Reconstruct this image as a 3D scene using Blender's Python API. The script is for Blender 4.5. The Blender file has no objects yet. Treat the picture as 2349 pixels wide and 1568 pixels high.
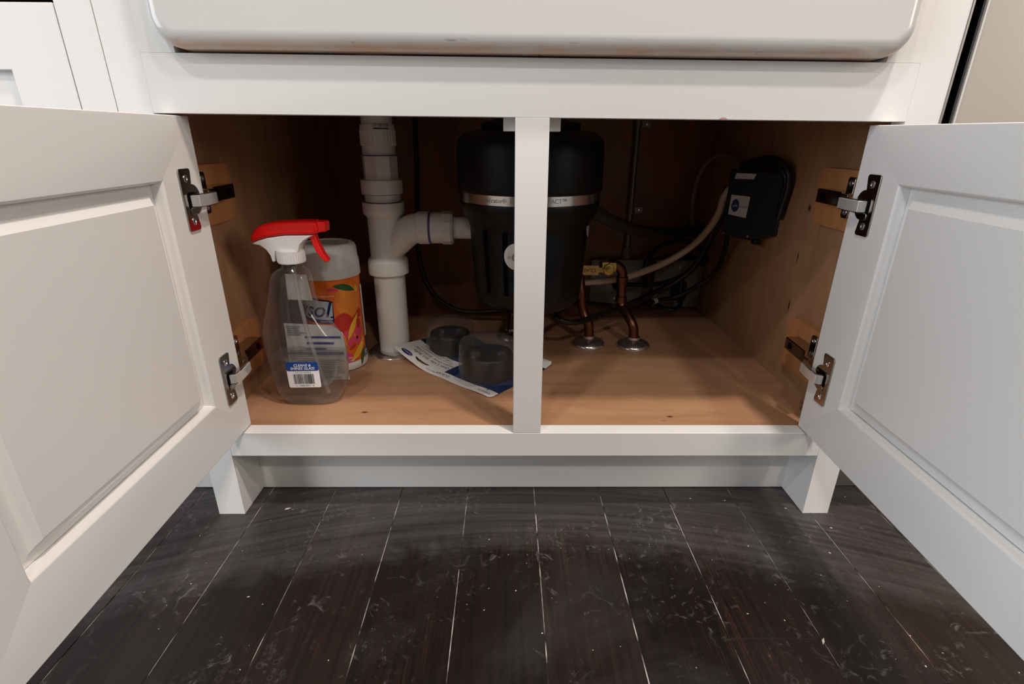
import bpy, bmesh, math, random
from mathutils import Vector, Matrix
random.seed(7)
S = bpy.context.scene
COL = S.collection
PI = math.pi

# ------------------------------------------------------------------ camera
FPX, PIT, YAW, ROL = 1176.64, 0.3745, 0.0107, 0.0059
CAM = Vector((-0.0282, -0.6231, 0.5218))
Fw = Vector((math.sin(YAW) * math.cos(PIT), math.cos(YAW) * math.cos(PIT), -math.sin(PIT)))
Rt = Vector((math.cos(YAW), -math.sin(YAW), 0))
Up = Rt.cross(Fw)
c_, s_ = math.cos(ROL), math.sin(ROL)
R2, U2 = c_ * Rt + s_ * Up, -s_ * Rt + c_ * Up
cd = bpy.data.cameras.new('camera')
cd.sensor_width = 36.0
cd.sensor_fit = 'HORIZONTAL'
cd.lens = FPX / 2349.0 * 36.0
cd.clip_start = 0.01
cam = bpy.data.objects.new('camera', cd)
COL.objects.link(cam)
M = Matrix((R2, U2, -Fw)).transposed().to_4x4()
M.translation = CAM
cam.matrix_world = M
S.camera = cam

# ------------------------------------------------------------------ light
S.view_settings.view_transform = 'Standard'
S.view_settings.look = 'None'
S.view_settings.gamma = 1.0
S.view_settings.use_curve_mapping = False
S.view_settings.exposure = 0.0
W = bpy.data.worlds.new('world')
S.world = W
W.use_nodes = True
bg = W.node_tree.nodes['Background']
bg.inputs[0].default_value = (1.0, 0.93, 0.88, 1)
bg.inputs[1].default_value = 0.018


def area(name, loc, target, size, power, color, shape='DISK', size_y=None):
    l = bpy.data.lights.new(name, 'AREA')
    l.shape = shape
    l.size = size
    if size_y:
        l.size_y = size_y
    l.energy = power
    l.color = color
    o = bpy.data.objects.new(name, l)
    COL.objects.link(o)
    o.location = loc
    o.rotation_euler = (Vector(target) - Vector(loc)).to_track_quat('-Z', 'Y').to_euler()
    return o


area('ceiling_lamp', (0.55, -0.54, 2.42), (0.55, -0.54, 0), 0.13, 32, (1, 0.90, 0.83))
area('ceiling_lamp', (-0.75, -1.25, 2.42), (-0.75, -1.25, 0), 0.16, 15, (1, 0.94, 0.90))
area('ceiling_lamp', (0.85, -1.30, 2.42), (0.85, -1.30, 0), 0.16, 15, (1, 0.90, 0.83))
area('ceiling_lamp', (-0.60, -2.35, 2.42), (-0.60, -2.35, 0), 0.16, 16, (1, 0.93, 0.88))  # added with its twin to brighten upright things inside, no such fitting known
area('ceiling_lamp', (0.75, -2.35, 2.42), (0.75, -2.35, 0), 0.16, 16, (1, 0.91, 0.85))  # second of the added pair, placed for its reach into the cabinet
area('ceiling_lamp', (0.1, -3.7, 2.42), (0.1, -3.7, 0), 0.20, 11, (1, 0.92, 0.86))
area('window_light', (-3.0, -1.5, 1.05), (0, -0.6, 0.6), 1.6, 63, (0.87, 0.94, 1.0), 'RECTANGLE', 1.9)
area('room_lamp', (3.0, -1.8, 1.5), (0, -0.3, 0.5), 0.9, 33, (1, 0.88, 0.77), 'RECTANGLE', 1.2)
S.cycles.transparent_max_bounces = 16
S.cycles.max_bounces = 6
S.cycles.diffuse_bounces = 4
S.cycles.glossy_bounces = 3

# ------------------------------------------------------------------ helpers
ORG = {}


def finish(o, parent, label=None, cat=None, group=None, kind=None):
    if parent:
        o.parent = parent
    if label:
        o['label'] = label
    if cat:
        o['category'] = cat
    if group:
        o['group'] = group
    if kind:
        o['kind'] = kind
    return o


def thing(name, loc, label, cat, group=None, kind=None):
    o = bpy.data.objects.new(name, None)
    COL.objects.link(o)
    o.location = loc
    o.empty_display_size = 0.02
    ORG[o] = Vector(loc)
    return finish(o, None, label, cat, group, kind)


class MB:
    def __init__(s):
        s.v, s.f, s.mi = [], [], []

    def add(s, vs, fs, m=0):
        n = len(s.v)
        s.v += [tuple(q) for q in vs]
        s.f += [tuple(i + n for i in f) for f in fs]
        s.mi += [m] * len(fs)
        return s

    def box(s, x0, x1, y0, y1, z0, z1):
        return s.add([(x0, y0, z0), (x1, y0, z0), (x1, y1, z0), (x0, y1, z0), (x0, y0, z1), (x1, y0, z1), (x1, y1, z1), (x0, y1, z1)],
                     [(0, 3, 2, 1), (4, 5, 6, 7), (0, 1, 5, 4), (1, 2, 6, 5), (2, 3, 7, 6), (3, 0, 4, 7)])

    def prism(s, poly, fa, fb):
        """poly: list of 2D points; fa/fb map a 2D point to the two caps"""
        n = len(poly)
        vs = [fa(p) for p in poly] + [fb(p) for p in poly]
        fs = [tuple(range(n))[::-1], tuple(range(n, 2 * n))]
        fs += [(i, (i + 1) % n, n + (i + 1) % n, n + i) for i in range(n)]
        return s.add(vs, fs)

    def lathe(s, prof, c=(0, 0), seg=40, ax=None, org=None, cap=True):
        """prof: (r, h) pairs; about z at c, or about axis ax from org"""
        if ax is None:
            e1, e2, e3 = Vector((1, 0, 0)), Vector((0, 1, 0)), Vector((0, 0, 1))
            og = Vector((c[0], c[1], 0))
        else:
            e3 = Vector(ax).normalized()
            e1 = e3.orthogonal().normalized()
            e2 = e3.cross(e1)
            og = Vector(org)
        vs = []
        for r, h in prof:
            for k in range(seg):
                a = 2 * PI * k / seg
                vs.append(og + e1 * (r * math.cos(a)) + e2 * (r * math.sin(a)) + e3 * h)
        fs = []
        for i in range(len(prof) - 1):
            for k in range(seg):
                a, b = i * seg + k, i * seg + (k + 1) % seg
                fs.append((a, b, b + seg, a + seg))
        if cap:
            fs.append(tuple(range(seg))[::-1])
            fs.append(tuple(range((len(prof) - 1) * seg, len(prof) * seg)))
        return s.add(vs, fs)

    def tube(s, pts, r, seg=12, sub=6, closed=False):
        P = [Vector(q) for q in pts]
        path = []
        n = len(P)
        if sub > 1 and n > 2:
            for i in range(n - 1):
                p0, p1, p2, p3 = P[max(i - 1, 0)], P[i], P[i + 1], P[min(i + 2, n - 1)]
                for k in range(sub):
                    t = k / sub
                    path.append(0.5 * ((2 * p1) + (p2 - p0) * t + (2 * p0 - 5 * p1 + 4 * p2 - p3) * t * t + (3 * p1 - p0 - 3 * p2 + p3) * t ** 3))
            path.append(P[-1])
        else:
            path = P
        nrm = None
        vs = []
        for i, q in enumerate(path):
            d = (path[min(i + 1, len(path) - 1)] - path[max(i - 1, 0)]).normalized()
            if nrm is None:
                nrm = d.orthogonal().normalized()
            nrm = (nrm - d * nrm.dot(d)).normalized()
            b = d.cross(nrm)
            rr = r(i / (len(path) - 1)) if callable(r) else r
            for k in range(seg):
                a = 2 * PI * k / seg
                vs.append(q + nrm * (rr * math.cos(a)) + b * (rr * math.sin(a)))
        m = len(path)
        fs = []
        for i in range(m - 1):
            for k in range(seg):
                a, b = i * seg + k, i * seg + (k + 1) % seg
                fs.append((a, b, b + seg, a + seg))
        fs += [tuple(range(seg))[::-1], tuple(range((m - 1) * seg, m * seg))]
        return s.add(vs, fs)

    def build(s, name, mat, parent=None, smooth=None, bevel=None, bseg=2, subsurf=0, solid=None, **kw):
        og = Vector((0, 0, 0))
        if parent is not None:
            og = ORG[parent]
        me = bpy.data.meshes.new(name)
        me.from_pydata([tuple(Vector(q) - og) for q in s.v], [], s.f)
        mats = mat if isinstance(mat, (list, tuple)) else [mat]
        for m in mats:
            me.materials.append(m)
        if len(mats) > 1:
            for p, i in zip(me.polygons, s.mi):
                p.material_index = i
        bm = bmesh.new()
        bm.from_mesh(me)
        bmesh.ops.recalc_face_normals(bm, faces=bm.faces)
        bm.to_mesh(me)
        bm.free()
        me.update()
        if smooth:
            me.polygons.foreach_set('use_smooth', [True] * len(me.polygons))
            me.set_sharp_from_angle(angle=math.radians(smooth))
        o = bpy.data.objects.new(name, me)
        COL.objects.link(o)
        ORG[o] = og
        if bevel:
            b = o.modifiers.new('bevel', 'BEVEL')
            b.width = bevel
            b.segments = bseg
            b.limit_method = 'ANGLE'
            b.angle_limit = math.radians(40)
            b.harden_normals = True
            if not smooth:
                me.polygons.foreach_set('use_smooth', [True] * len(me.polygons))
                me.set_sharp_from_angle(angle=math.radians(50))
        if subsurf:
            m = o.modifiers.new('subsurf', 'SUBSURF')
            m.levels = m.render_levels = subsurf
        return finish(o, parent, **kw)


def rrect(x0, x1, y0, y1, r, n=6):
    out = []
    for cx, cy, a0 in ((x1 - r, y0 + r, -PI / 2), (x1 - r, y1 - r, 0), (x0 + r, y1 - r, PI / 2), (x0 + r, y0 + r, PI)):
        for k in range(n + 1):
            a = a0 + PI / 2 * k / n
            out.append((cx + r * math.cos(a), cy + r * math.sin(a)))
    return out


def ellipse(cx, cy, a, b, n=32, rot=0):
    return [(cx + a * math.cos(t) * math.cos(rot) - b * math.sin(t) * math.sin(rot), cy + a * math.cos(t) * math.sin(rot) + b * math.sin(t) * math.cos(rot))
            for t in (2 * PI * k / n for k in range(n))]


def leaf(x0, y0, x1, y1, w1, w2, n=14):
    """pointed leaf between two tips with bulges w1/w2 either side"""
    d = Vector((x1 - x0, y1 - y0))
    p = Vector((-d.y, d.x)).normalized()
    out = []
    for k in range(n + 1):
        t = k / n
        out.append(Vector((x0, y0)) + d * t + p * (w1 * math.sin(PI * t)))
    for k in range(1, n):
        t = 1 - k / n
        out.append(Vector((x0, y0)) + d * t - p * (w2 * math.sin(PI * t)))
    return [(q.x, q.y) for q in out]


def flat_mesh(polys, cut=None):
    """triangulated 2D polygons, finely cut so that they can be wrapped; returns (verts2d, faces)"""
    bm = bmesh.new()
    for poly in polys:
        vs = [bm.verts.new((p[0], p[1], 0)) for p in poly]
        bm.faces.new(vs)
    bmesh.ops.triangulate(bm, faces=bm.faces)
    if cut:
        for axis in (0, 1):
            lo = min(v.co[axis] for v in bm.verts)
            hi = max(v.co[axis] for v in bm.verts)
            k = math.ceil(lo / cut)
            while k * cut < hi:
                no = [0, 0, 0]
                no[axis] = 1
                co = [0, 0, 0]
                co[axis] = k * cut
                bmesh.ops.bisect_plane(bm, geom=bm.verts[:] + bm.edges[:] + bm.faces[:], plane_co=co, plane_no=no, dist=1e-7)
                k += 1
    bm.verts.index_update()
    r = [(v.co.x, v.co.y) for v in bm.verts], [tuple(v.index for v in f.verts) for f in bm.faces]
    bm.free()
    return r


def text2d(body, size, shear=0.0, align='CENTER', bold=0.0, space=1.0):
    cu = bpy.data.curves.new('lettering_curve', 'FONT')
    cu.body = body
    cu.size = size
    cu.shear = shear
    cu.align_x = align
    cu.align_y = 'CENTER'
    cu.offset = bold
    cu.space_character = space
    cu.resolution_u = 3
    o = bpy.data.objects.new('lettering_temp', cu)
    COL.objects.link(o)
    dg = bpy.context.evaluated_depsgraph_get()
    me = bpy.data.meshes.new_from_object(o.evaluated_get(dg))
    r = [(v.co.x, v.co.y) for v in me.vertices], [tuple(p.vertices) for p in me.polygons]
    bpy.data.objects.remove(o)
    bpy.data.curves.remove(cu)
    bpy.data.meshes.remove(me)
    return r


def put(mb, data, fn, m=0):
    v, f = data
    mb.add([fn(p) for p in v], f, m)
    return mb


# ------------------------------------------------------------------ materials
def nmat(name):
    m = bpy.data.materials.new(name)
    m.use_nodes = True
    nt = m.node_tree
    return m, nt, nt.nodes['Principled BSDF']


def node(nt, t, **kw):
    n = nt.nodes.new(t)
    for k, v in kw.items():
        if isinstance(k, str) and hasattr(n, k):
            setattr(n, k, v)
    return n


def lk(nt, a, b):
    nt.links.new(a, b)


def plain(name, col, rough=0.5, metal=0.0, bump=0.0, bscale=200, var=0.0, vscale=8, coat=0.0, spec=0.5):
    m, nt, b = nmat(name)
    b.inputs['Base Color'].default_value = (*col, 1)
    b.inputs['Roughness'].default_value = rough
    b.inputs['Metallic'].default_value = metal
    b.inputs['Coat Weight'].default_value = coat
    b.inputs['Specular IOR Level'].default_value = spec
    tc = node(nt, 'ShaderNodeTexCoord')
    if var:
        n = node(nt, 'ShaderNodeTexNoise')
        n.inputs['Scale'].default_value = vscale
        n.inputs['Detail'].default_value = 4
        lk(nt, tc.outputs['Object'], n.inputs['Vector'])
        r = node(nt, 'ShaderNodeMix', data_type='RGBA')
        r.inputs['A'].default_value = (*[c * (1 - var) for c in col], 1)
        r.inputs['B'].default_value = (*[min(1, c * (1 + var)) for c in col], 1)
        lk(nt, n.outputs['Fac'], r.inputs['Factor'])
        lk(nt, r.outputs['Result'], b.inputs['Base Color'])
    if bump:
        n = node(nt, 'ShaderNodeTexNoise')
        n.inputs['Scale'].default_value = bscale
        n.inputs['Detail'].default_value = 3
        lk(nt, tc.outputs['Object'], n.inputs['Vector'])
        bp = node(nt, 'ShaderNodeBump')
        bp.inputs['Strength'].default_value = bump
        bp.inputs['Distance'].default_value = 0.001
        lk(nt, n.outputs['Fac'], bp.inputs['Height'])
        lk(nt, bp.outputs['Normal'], b.inputs['Normal'])
    return m


def wood(name, c1, c2, stretch, rough=0.45, scale=6.0, knots=True, spots=()):
    """birch plywood: long soft figure along one axis"""
    m, nt, b = nmat(name)
    tc = node(nt, 'ShaderNodeTexCoord')
    mp = node(nt, 'ShaderNodeMapping')
    mp.inputs['Scale'].default_value = stretch
    lk(nt, tc.outputs['Object'], mp.inputs['Vector'])
    n1 = node(nt, 'ShaderNodeTexNoise')
    n1.inputs['Scale'].default_value = scale
    n1.inputs['Detail'].default_value = 5
    n1.inputs['Distortion'].default_value = 0.6
    lk(nt, mp.outputs['Vector'], n1.inputs['Vector'])
    n2 = node(nt, 'ShaderNodeTexNoise')
    n2.inputs['Scale'].default_value = scale * 7
    n2.inputs['Detail'].default_value = 3
    lk(nt, mp.outputs['Vector'], n2.inputs['Vector'])
    ad = node(nt, 'ShaderNodeMath', operation='MULTIPLY_ADD')
    ad.inputs[1].default_value = 0.35
    lk(nt, n2.outputs['Fac'], ad.inputs[0])
    lk(nt, n1.outputs['Fac'], ad.inputs[2])
    cr = node(nt, 'ShaderNodeValToRGB')
    cr.color_ramp.elements[0].position = 0.42
    cr.color_ramp.elements[0].color = (*c2, 1)
    cr.color_ramp.elements[1].position = 0.86
    cr.color_ramp.elements[1].color = (*c1, 1)
    lk(nt, ad.outputs[0], cr.inputs['Fac'])
    out = cr.outputs['Color']
    if knots:
        mk = node(nt, 'ShaderNodeMapping')
        mk.inputs['Scale'].default_value = [max(1.0, q * 0.4) for q in stretch]
        mk.inputs['Location'].default_value = (0.31, 0.17, 0.23)
        lk(nt, tc.outputs['Object'], mk.inputs['Vector'])
        vo = node(nt, 'ShaderNodeTexVoronoi')
        vo.inputs['Scale'].default_value = 5.0
        lk(nt, mk.outputs['Vector'], vo.inputs['Vector'])
        kr = node(nt, 'ShaderNodeValToRGB')
        kr.color_ramp.elements[0].position = 0.012
        kr.color_ramp.elements[0].color = (1, 1, 1, 1)
        kr.color_ramp.elements[1].position = 0.05
        kr.color_ramp.elements[1].color = (0, 0, 0, 1)
        lk(nt, vo.outputs['Distance'], kr.inputs['Fac'])
        mx = node(nt, 'ShaderNodeMix', data_type='RGBA')
        mx.inputs['B'].default_value = (0.10, 0.035, 0.012, 1)
        lk(nt, kr.outputs['Color'], mx.inputs['Factor'])
        lk(nt, out, mx.inputs['A'])
        out = mx.outputs['Result']
    geo = node(nt, 'ShaderNodeNewGeometry') if spots else None
    for cx, cy, cz, sx_, sy_, sz_ in spots:
        vm = node(nt, 'ShaderNodeVectorMath', operation='SUBTRACT')
        vm.inputs[1].default_value = (cx, cy, cz)
        lk(nt, geo.outputs['Position'], vm.inputs[0])
        vd = node(nt, 'ShaderNodeVectorMath', operation='DIVIDE')
        vd.inputs[1].default_value = (sx_, sy_, sz_)
        lk(nt, vm.outputs[0], vd.inputs[0])
        vl = node(nt, 'ShaderNodeVectorMath', operation='LENGTH')
        lk(nt, vd.outputs[0], vl.inputs[0])
        mr = node(nt, 'ShaderNodeMapRange')
        mr.inputs['From Min'].default_value = 1.0
        mr.inputs['From Max'].default_value = 0.25
        lk(nt, vl.outputs['Value'], mr.inputs['Value'])
        mx = node(nt, 'ShaderNodeMix', data_type='RGBA')
        mx.inputs['B'].default_value = (0.035, 0.012, 0.005, 1)
        lk(nt, mr.outputs['Result'], mx.inputs['Factor'])
        lk(nt, out, mx.inputs['A'])
        out = mx.outputs['Result']
    lk(nt, out, b.inputs['Base Color'])
    b.inputs['Roughness'].default_value = rough
    return m


def plank_mat():
    m, nt, b = nmat('dark_stained_plank')
    geo = node(nt, 'ShaderNodeNewGeometry')
    oi = node(nt, 'ShaderNodeObjectInfo')
    P = geo.outputs['Position']
    # grain along y, shifted for every board
    mp = node(nt, 'ShaderNodeMapping')
    mp.inputs['Scale'].default_value = (55, 1.6, 1)
    off = node(nt, 'ShaderNodeCombineXYZ')
    mu = node(nt, 'ShaderNodeMath', operation='MULTIPLY')
    mu.inputs[1].default_value = 37.0
    lk(nt, oi.outputs['Random'], mu.inputs[0])
    lk(nt, mu.outputs[0], off.inputs[1])
    lk(nt, off.outputs[0], mp.inputs['Location'])
    lk(nt, P, mp.inputs['Vector'])
    g = node(nt, 'ShaderNodeTexNoise')
    g.inputs['Scale'].default_value = 3.0
    g.inputs['Detail'].default_value = 6
    lk(nt, mp.outputs['Vector'], g.inputs['Vector'])
    cr = node(nt, 'ShaderNodeValToRGB')
    e = cr.color_ramp.elements
    e[0].position, e[0].color = 0.30, (0.0055, 0.0038, 0.0036, 1)
    e[1].position, e[1].color = 0.80, (0.019, 0.0098, 0.0072, 1)
    lk(nt, g.outputs['Fac'], cr.inputs['Fac'])
    # board to board tone
    hv = node(nt, 'ShaderNodeMix', data_type='RGBA', blend_type='MULTIPLY')
    hv.inputs['Factor'].default_value = 1.0
    mr = node(nt, 'ShaderNodeMapRange')
    mr.inputs['To Min'].default_value = 0.55
    mr.inputs['To Max'].default_value = 1.25
    lk(nt, oi.outputs['Random'], mr.inputs['Value'])
    lk(nt, cr.outputs['Color'], hv.inputs['A'])
    lk(nt, mr.outputs['Result'], hv.inputs['B'])
    def rng(src, a, b_, lo=0.0, hi=1.0):
        r = node(nt, 'ShaderNodeMapRange')
        r.inputs['From Min'].default_value = a
        r.inputs['From Max'].default_value = b_
        r.inputs['To Min'].default_value = lo
        r.inputs['To Max'].default_value = hi
        lk(nt, src, r.inputs['Value'])
        return r.outputs['Result']

    def op(kind, a, c, clamp=False):
        q = node(nt, 'ShaderNodeMath', operation=kind, use_clamp=clamp)
        for i, x in enumerate((a, c)):
            if isinstance(x, (int, float)):
                q.inputs[i].default_value = x
            else:
                lk(nt, x, q.inputs[i])
        return q.outputs[0]

    def noise(scale, detail=5, rough=0.6, dist=0.0, vec=None):
        q = node(nt, 'ShaderNodeTexNoise')
        q.inputs['Scale'].default_value = scale
        q.inputs['Detail'].default_value = detail
        q.inputs['Roughness'].default_value = rough
        q.inputs['Distortion'].default_value = dist
        lk(nt, vec if vec is not None else P, q.inputs['Vector'])
        return q.outputs['Fac']
    sp = node(nt, 'ShaderNodeSeparateXYZ')
    lk(nt, P, sp.inputs[0])
    X, Y = sp.outputs['X'], sp.outputs['Y']
    # coordinates that bow along the wiping strokes in front of the cabinet
    bow = op('MULTIPLY', op('MULTIPLY', X, X), 0.42)
    yb = op('ADD', Y, bow)
    cv = node(nt, 'ShaderNodeCombineXYZ')
    lk(nt, op('MULTIPLY', X, 2.2), cv.inputs[0])
    lk(nt, op('MULTIPLY', yb, 95.0), cv.inputs[1])
    strokes = noise(1.0, 6, 0.62, 0.3, cv.outputs[0])
    cloud = noise(4.2, 7, 0.62, 0.8)
    edge = op('ADD', yb, op('MULTIPLY', op('SUBTRACT', noise(16, 5, 0.65, 1.2), 0.5), 0.10))
    film_mask = rng(edge, -0.085, -0.035)
    film = op('MULTIPLY', film_mask, rng(strokes, 0.30, 0.75, 0.035, 0.16))
    haze = rng(cloud, 0.50, 0.85, 0.0, 0.07)
    # ragged scuffs, shoe-print bubbles and specks
    scuff = op('MULTIPLY', rng(noise(36, 10, 0.72, 2.4), 0.56, 0.76, 0.0, 0.42), rng(noise(7.5, 3), 0.45, 0.60))
    vb = node(nt, 'ShaderNodeTexVoronoi')
    vb.inputs['Scale'].default_value = 110
    vb.inputs['Randomness'].default_value = 0.8
    wob = node(nt, 'ShaderNodeTexNoise')
    wob.inputs['Scale'].default_value = 60
    lk(nt, P, wob.inputs['Vector'])
    wv = node(nt, 'ShaderNodeVectorMath', operation='MULTIPLY_ADD')
    wv.inputs[1].default_value = (0.008, 0.008, 0)
    lk(nt, wob.outputs['Color'], wv.inputs[0])
    lk(nt, P, wv.inputs[2])
    lk(nt, wv.outputs[0], vb.inputs['Vector'])
    ringa = rng(vb.outputs['Distance'], 0.20, 0.34)
    ringb = rng(vb.outputs['Distance'], 0.46, 0.36)
    bub = op('MULTIPLY', op('MULTIPLY', ringa, ringb), rng(noise(9.0, 2, 0.5, 0.6), 0.60, 0.70, 0.0, 0.045))
    v = node(nt, 'ShaderNodeTexVoronoi')
    v.inputs['Scale'].default_value = 80
    lk(nt, P, v.inputs['Vector'])
    pick = node(nt, 'ShaderNodeSeparateColor')
    lk(nt, v.outputs['Color'], pick.inputs[0])
    speck = op('MULTIPLY', rng(v.outputs['Distance'], 0.09, 0.04, 0.0, 0.55), op('GREATER_THAN', pick.outputs[0], 0.93))
    total = op('ADD', op('ADD', film, haze), op('ADD', op('ADD', scuff, bub), speck), True)
    # fresh brown stain showing where the boards are worn clean
    fine = node(nt, 'ShaderNodeMapping')
    fine.inputs['Scale'].default_value = (420, 7, 1)
    lk(nt, P, fine.inputs['Vector'])
    fleck = op('MULTIPLY', rng(noise(1.0, 4, 0.6, 0.0, fine.outputs['Vector']), 0.52, 0.74, 0.0, 0.75), rng(noise(5.5, 3), 0.46, 0.64))
    wm = node(nt, 'ShaderNodeMix', data_type='RGBA')
    wm.inputs['B'].default_value = (0.060, 0.021, 0.0075, 1)
    lk(nt, fleck, wm.inputs['Factor'])
    lk(nt, hv.outputs['Result'], wm.inputs['A'])
    mx = node(nt, 'ShaderNodeMix', data_type='RGBA')
    mx.inputs['B'].default_value = (0.40, 0.385, 0.38, 1)
    lk(nt, total, mx.inputs['Factor'])
    lk(nt, wm.outputs['Result'], mx.inputs['A'])
    lk(nt, mx.outputs['Result'], b.inputs['Base Color'])
    lk(nt, rng(cloud, 0.3, 0.8, 0.30, 0.52), b.inputs['Roughness'])
    b.inputs['Specular IOR Level'].default_value = 0.28
    bp = node(nt, 'ShaderNodeBump')
    bp.inputs['Strength'].default_value = 0.12
    bp.inputs['Distance'].default_value = 0.0006
    lk(nt, g.outputs['Fac'], bp.inputs['Height'])
    lk(nt, bp.outputs['Normal'], b.inputs['Normal'])
    return m


def sink_mat():
    m, nt, b = nmat('glazed_fireclay')
    geo = node(nt, 'ShaderNodeNewGeometry')
    sp = node(nt, 'ShaderNodeSeparateXYZ')
    lk(nt, geo.outputs['Position'], sp.inputs[0])
    n = node(nt, 'ShaderNodeTexNoise')
    n.inputs['Scale'].default_value = 30
    n.inputs['Detail'].default_value = 5
    mp = node(nt, 'ShaderNodeMapping')
    mp.inputs['Scale'].default_value = (0.7, 1, 3)
    lk(nt, geo.outputs['Position'], mp.inputs['Vector'])
    lk(nt, mp.outputs['Vector'], n.inputs['Vector'])
    # rusty bloom along the raw bottom edge
    zr = node(nt, 'ShaderNodeMapRange')
    zr.inputs['From Min'].default_value = 0.6165
    zr.inputs['From Max'].default_value = 0.6085
    zx = node(nt, 'ShaderNodeMath', operation='MULTIPLY_ADD')
    zx.inputs[1].default_value = 0.0055
    lk(nt, sp.outputs['X'], zx.inputs[0])
    lk(nt, sp.outputs['Z'], zx.inputs[2])
    lk(nt, zx.outputs[0], zr.inputs['Value'])
    st = node(nt, 'ShaderNodeMapRange')
    st.inputs['From Min'].default_value = 0.35
    st.inputs['From Max'].default_value = 0.65
    st.inputs['To Min'].default_value = 0.45
    lk(nt, n.outputs['Fac'], st.inputs['Value'])
    mu = node(nt, 'ShaderNodeMath', operation='MULTIPLY')
    lk(nt, zr.outputs['Result'], mu.inputs[0])
    lk(nt, st.outputs['Result'], mu.inputs[1])
    mx = node(nt, 'ShaderNodeMix', data_type='RGBA')
    mx.inputs['A'].default_value = (0.64, 0.63, 0.615, 1)
    mx.inputs['B'].default_value = (0.60, 0.39, 0.25, 1)
    lk(nt, mu.outputs[0], mx.inputs['Factor'])
    # dark rust spots
    v = node(nt, 'ShaderNodeTexNoise')
    v.inputs['Scale'].default_value = 42
    v.inputs['Detail'].default_value = 4
    lk(nt, mp.outputs['Vector'], v.inputs['Vector'])
    vs = node(nt, 'ShaderNodeMapRange')
    vs.inputs['From Min'].default_value = 0.66
    vs.inputs['From Max'].default_value = 0.72
    lk(nt, v.outputs['Fac'], vs.inputs['Value'])
    z2 = node(nt, 'ShaderNodeMapRange')
    z2.inputs['From Min'].default_value = 0.6175
    z2.inputs['From Max'].default_value = 0.6135
    lk(nt, zx.outputs[0], z2.inputs['Value'])
    m2 = node(nt, 'ShaderNodeMath', operation='MULTIPLY')
    lk(nt, vs.outputs['Result'], m2.inputs[0])
    lk(nt, z2.outputs['Result'], m2.inputs[1])
    mx2 = node(nt, 'ShaderNodeMix', data_type='RGBA')
    mx2.inputs['B'].default_value = (0.20, 0.09, 0.05, 1)
    lk(nt, m2.outputs[0], mx2.inputs['Factor'])
    lk(nt, mx.outputs['Result'], mx2.inputs['A'])
    lk(nt, mx2.outputs['Result'], b.inputs['Base Color'])
    b.inputs['Roughness'].default_value = 0.16
    n2 = node(nt, 'ShaderNodeTexNoise')
    n2.inputs['Scale'].default_value = 9
    lk(nt, geo.outputs['Position'], n2.inputs['Vector'])
    bp = node(nt, 'ShaderNodeBump')
    bp.inputs['Strength'].default_value = 0.25
    bp.inputs['Distance'].default_value = 0.002
    lk(nt, n2.outputs['Fac'], bp.inputs['Height'])
    lk(nt, bp.outputs['Normal'], b.inputs['Normal'])
    return m


def seam_mat():
    m, nt, b = nmat('seam_dust')
    geo = node(nt, 'ShaderNodeNewGeometry')
    mp = node(nt, 'ShaderNodeMapping')
    mp.inputs['Scale'].default_value = (4, 20, 1)
    lk(nt, geo.outputs['Position'], mp.inputs['Vector'])
    n = node(nt, 'ShaderNodeTexNoise')
    n.inputs['Scale'].default_value = 1.5
    n.inputs['Detail'].default_value = 6
    lk(nt, mp.outputs['Vector'], n.inputs['Vector'])
    cr = node(nt, 'ShaderNodeValToRGB')
    cr.color_ramp.elements[0].position = 0.42
    cr.color_ramp.elements[0].color = (0.02, 0.015, 0.012, 1)
    cr.color_ramp.elements[1].position = 0.66
    cr.color_ramp.elements[1].color = (0.62, 0.57, 0.52, 1)
    lk(nt, n.outputs['Fac'], cr.inputs['Fac'])
    lk(nt, cr.outputs['Color'], b.inputs['Base Color'])
    b.inputs['Roughness'].default_value = 0.9
    return m


def clear(name, tint=(0.97, 0.97, 0.97), refl=1.0, rough=0.06, haze=0.0, rim=0.0):
    """thin clear plastic: what lies behind shows through, edges mirror the room"""
    m, nt, b = nmat(name)
    nt.nodes.remove(b)
    out = nt.nodes['Material Output']
    tr = node(nt, 'ShaderNodeBsdfTransparent')
    tr.inputs[0].default_value = (*tint, 1)
    gl = node(nt, 'ShaderNodeBsdfGlossy')
    gl.inputs['Roughness'].default_value = rough
    df = node(nt, 'ShaderNodeBsdfDiffuse')
    df.inputs[0].default_value = (0.7, 0.7, 0.7, 1)
    hz = node(nt, 'ShaderNodeMixShader')
    lk(nt, tr.outputs[0], hz.inputs[1])
    lk(nt, df.outputs[0], hz.inputs[2])
    fr = node(nt, 'ShaderNodeLayerWeight')
    fr.inputs['Blend'].default_value = 0.5
    pw = node(nt, 'ShaderNodeMath', operation='POWER')
    pw.inputs[1].default_value = 4.0
    lk(nt, fr.outputs['Facing'], pw.inputs[0])
    hm = node(nt, 'ShaderNodeMath', operation='MULTIPLY_ADD', use_clamp=True)
    hm.inputs[1].default_value = rim
    hm.inputs[2].default_value = haze
    lk(nt, pw.outputs[0], hm.inputs[0])
    lk(nt, hm.outputs[0], hz.inputs[0])
    mu = node(nt, 'ShaderNodeMath', operation='MULTIPLY_ADD', use_clamp=True)
    mu.inputs[1].default_value = 0.45 * refl
    mu.inputs[2].default_value = 0.035 * refl
    lk(nt, pw.outputs[0], mu.inputs[0])
    mx = node(nt, 'ShaderNodeMixShader')
    lk(nt, mu.outputs[0], mx.inputs[0])
    lk(nt, hz.outputs[0], mx.inputs[1])
    lk(nt, gl.outputs[0], mx.inputs[2])
    lk(nt, mx.outputs[0], out.inputs['Surface'])
    return m


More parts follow.
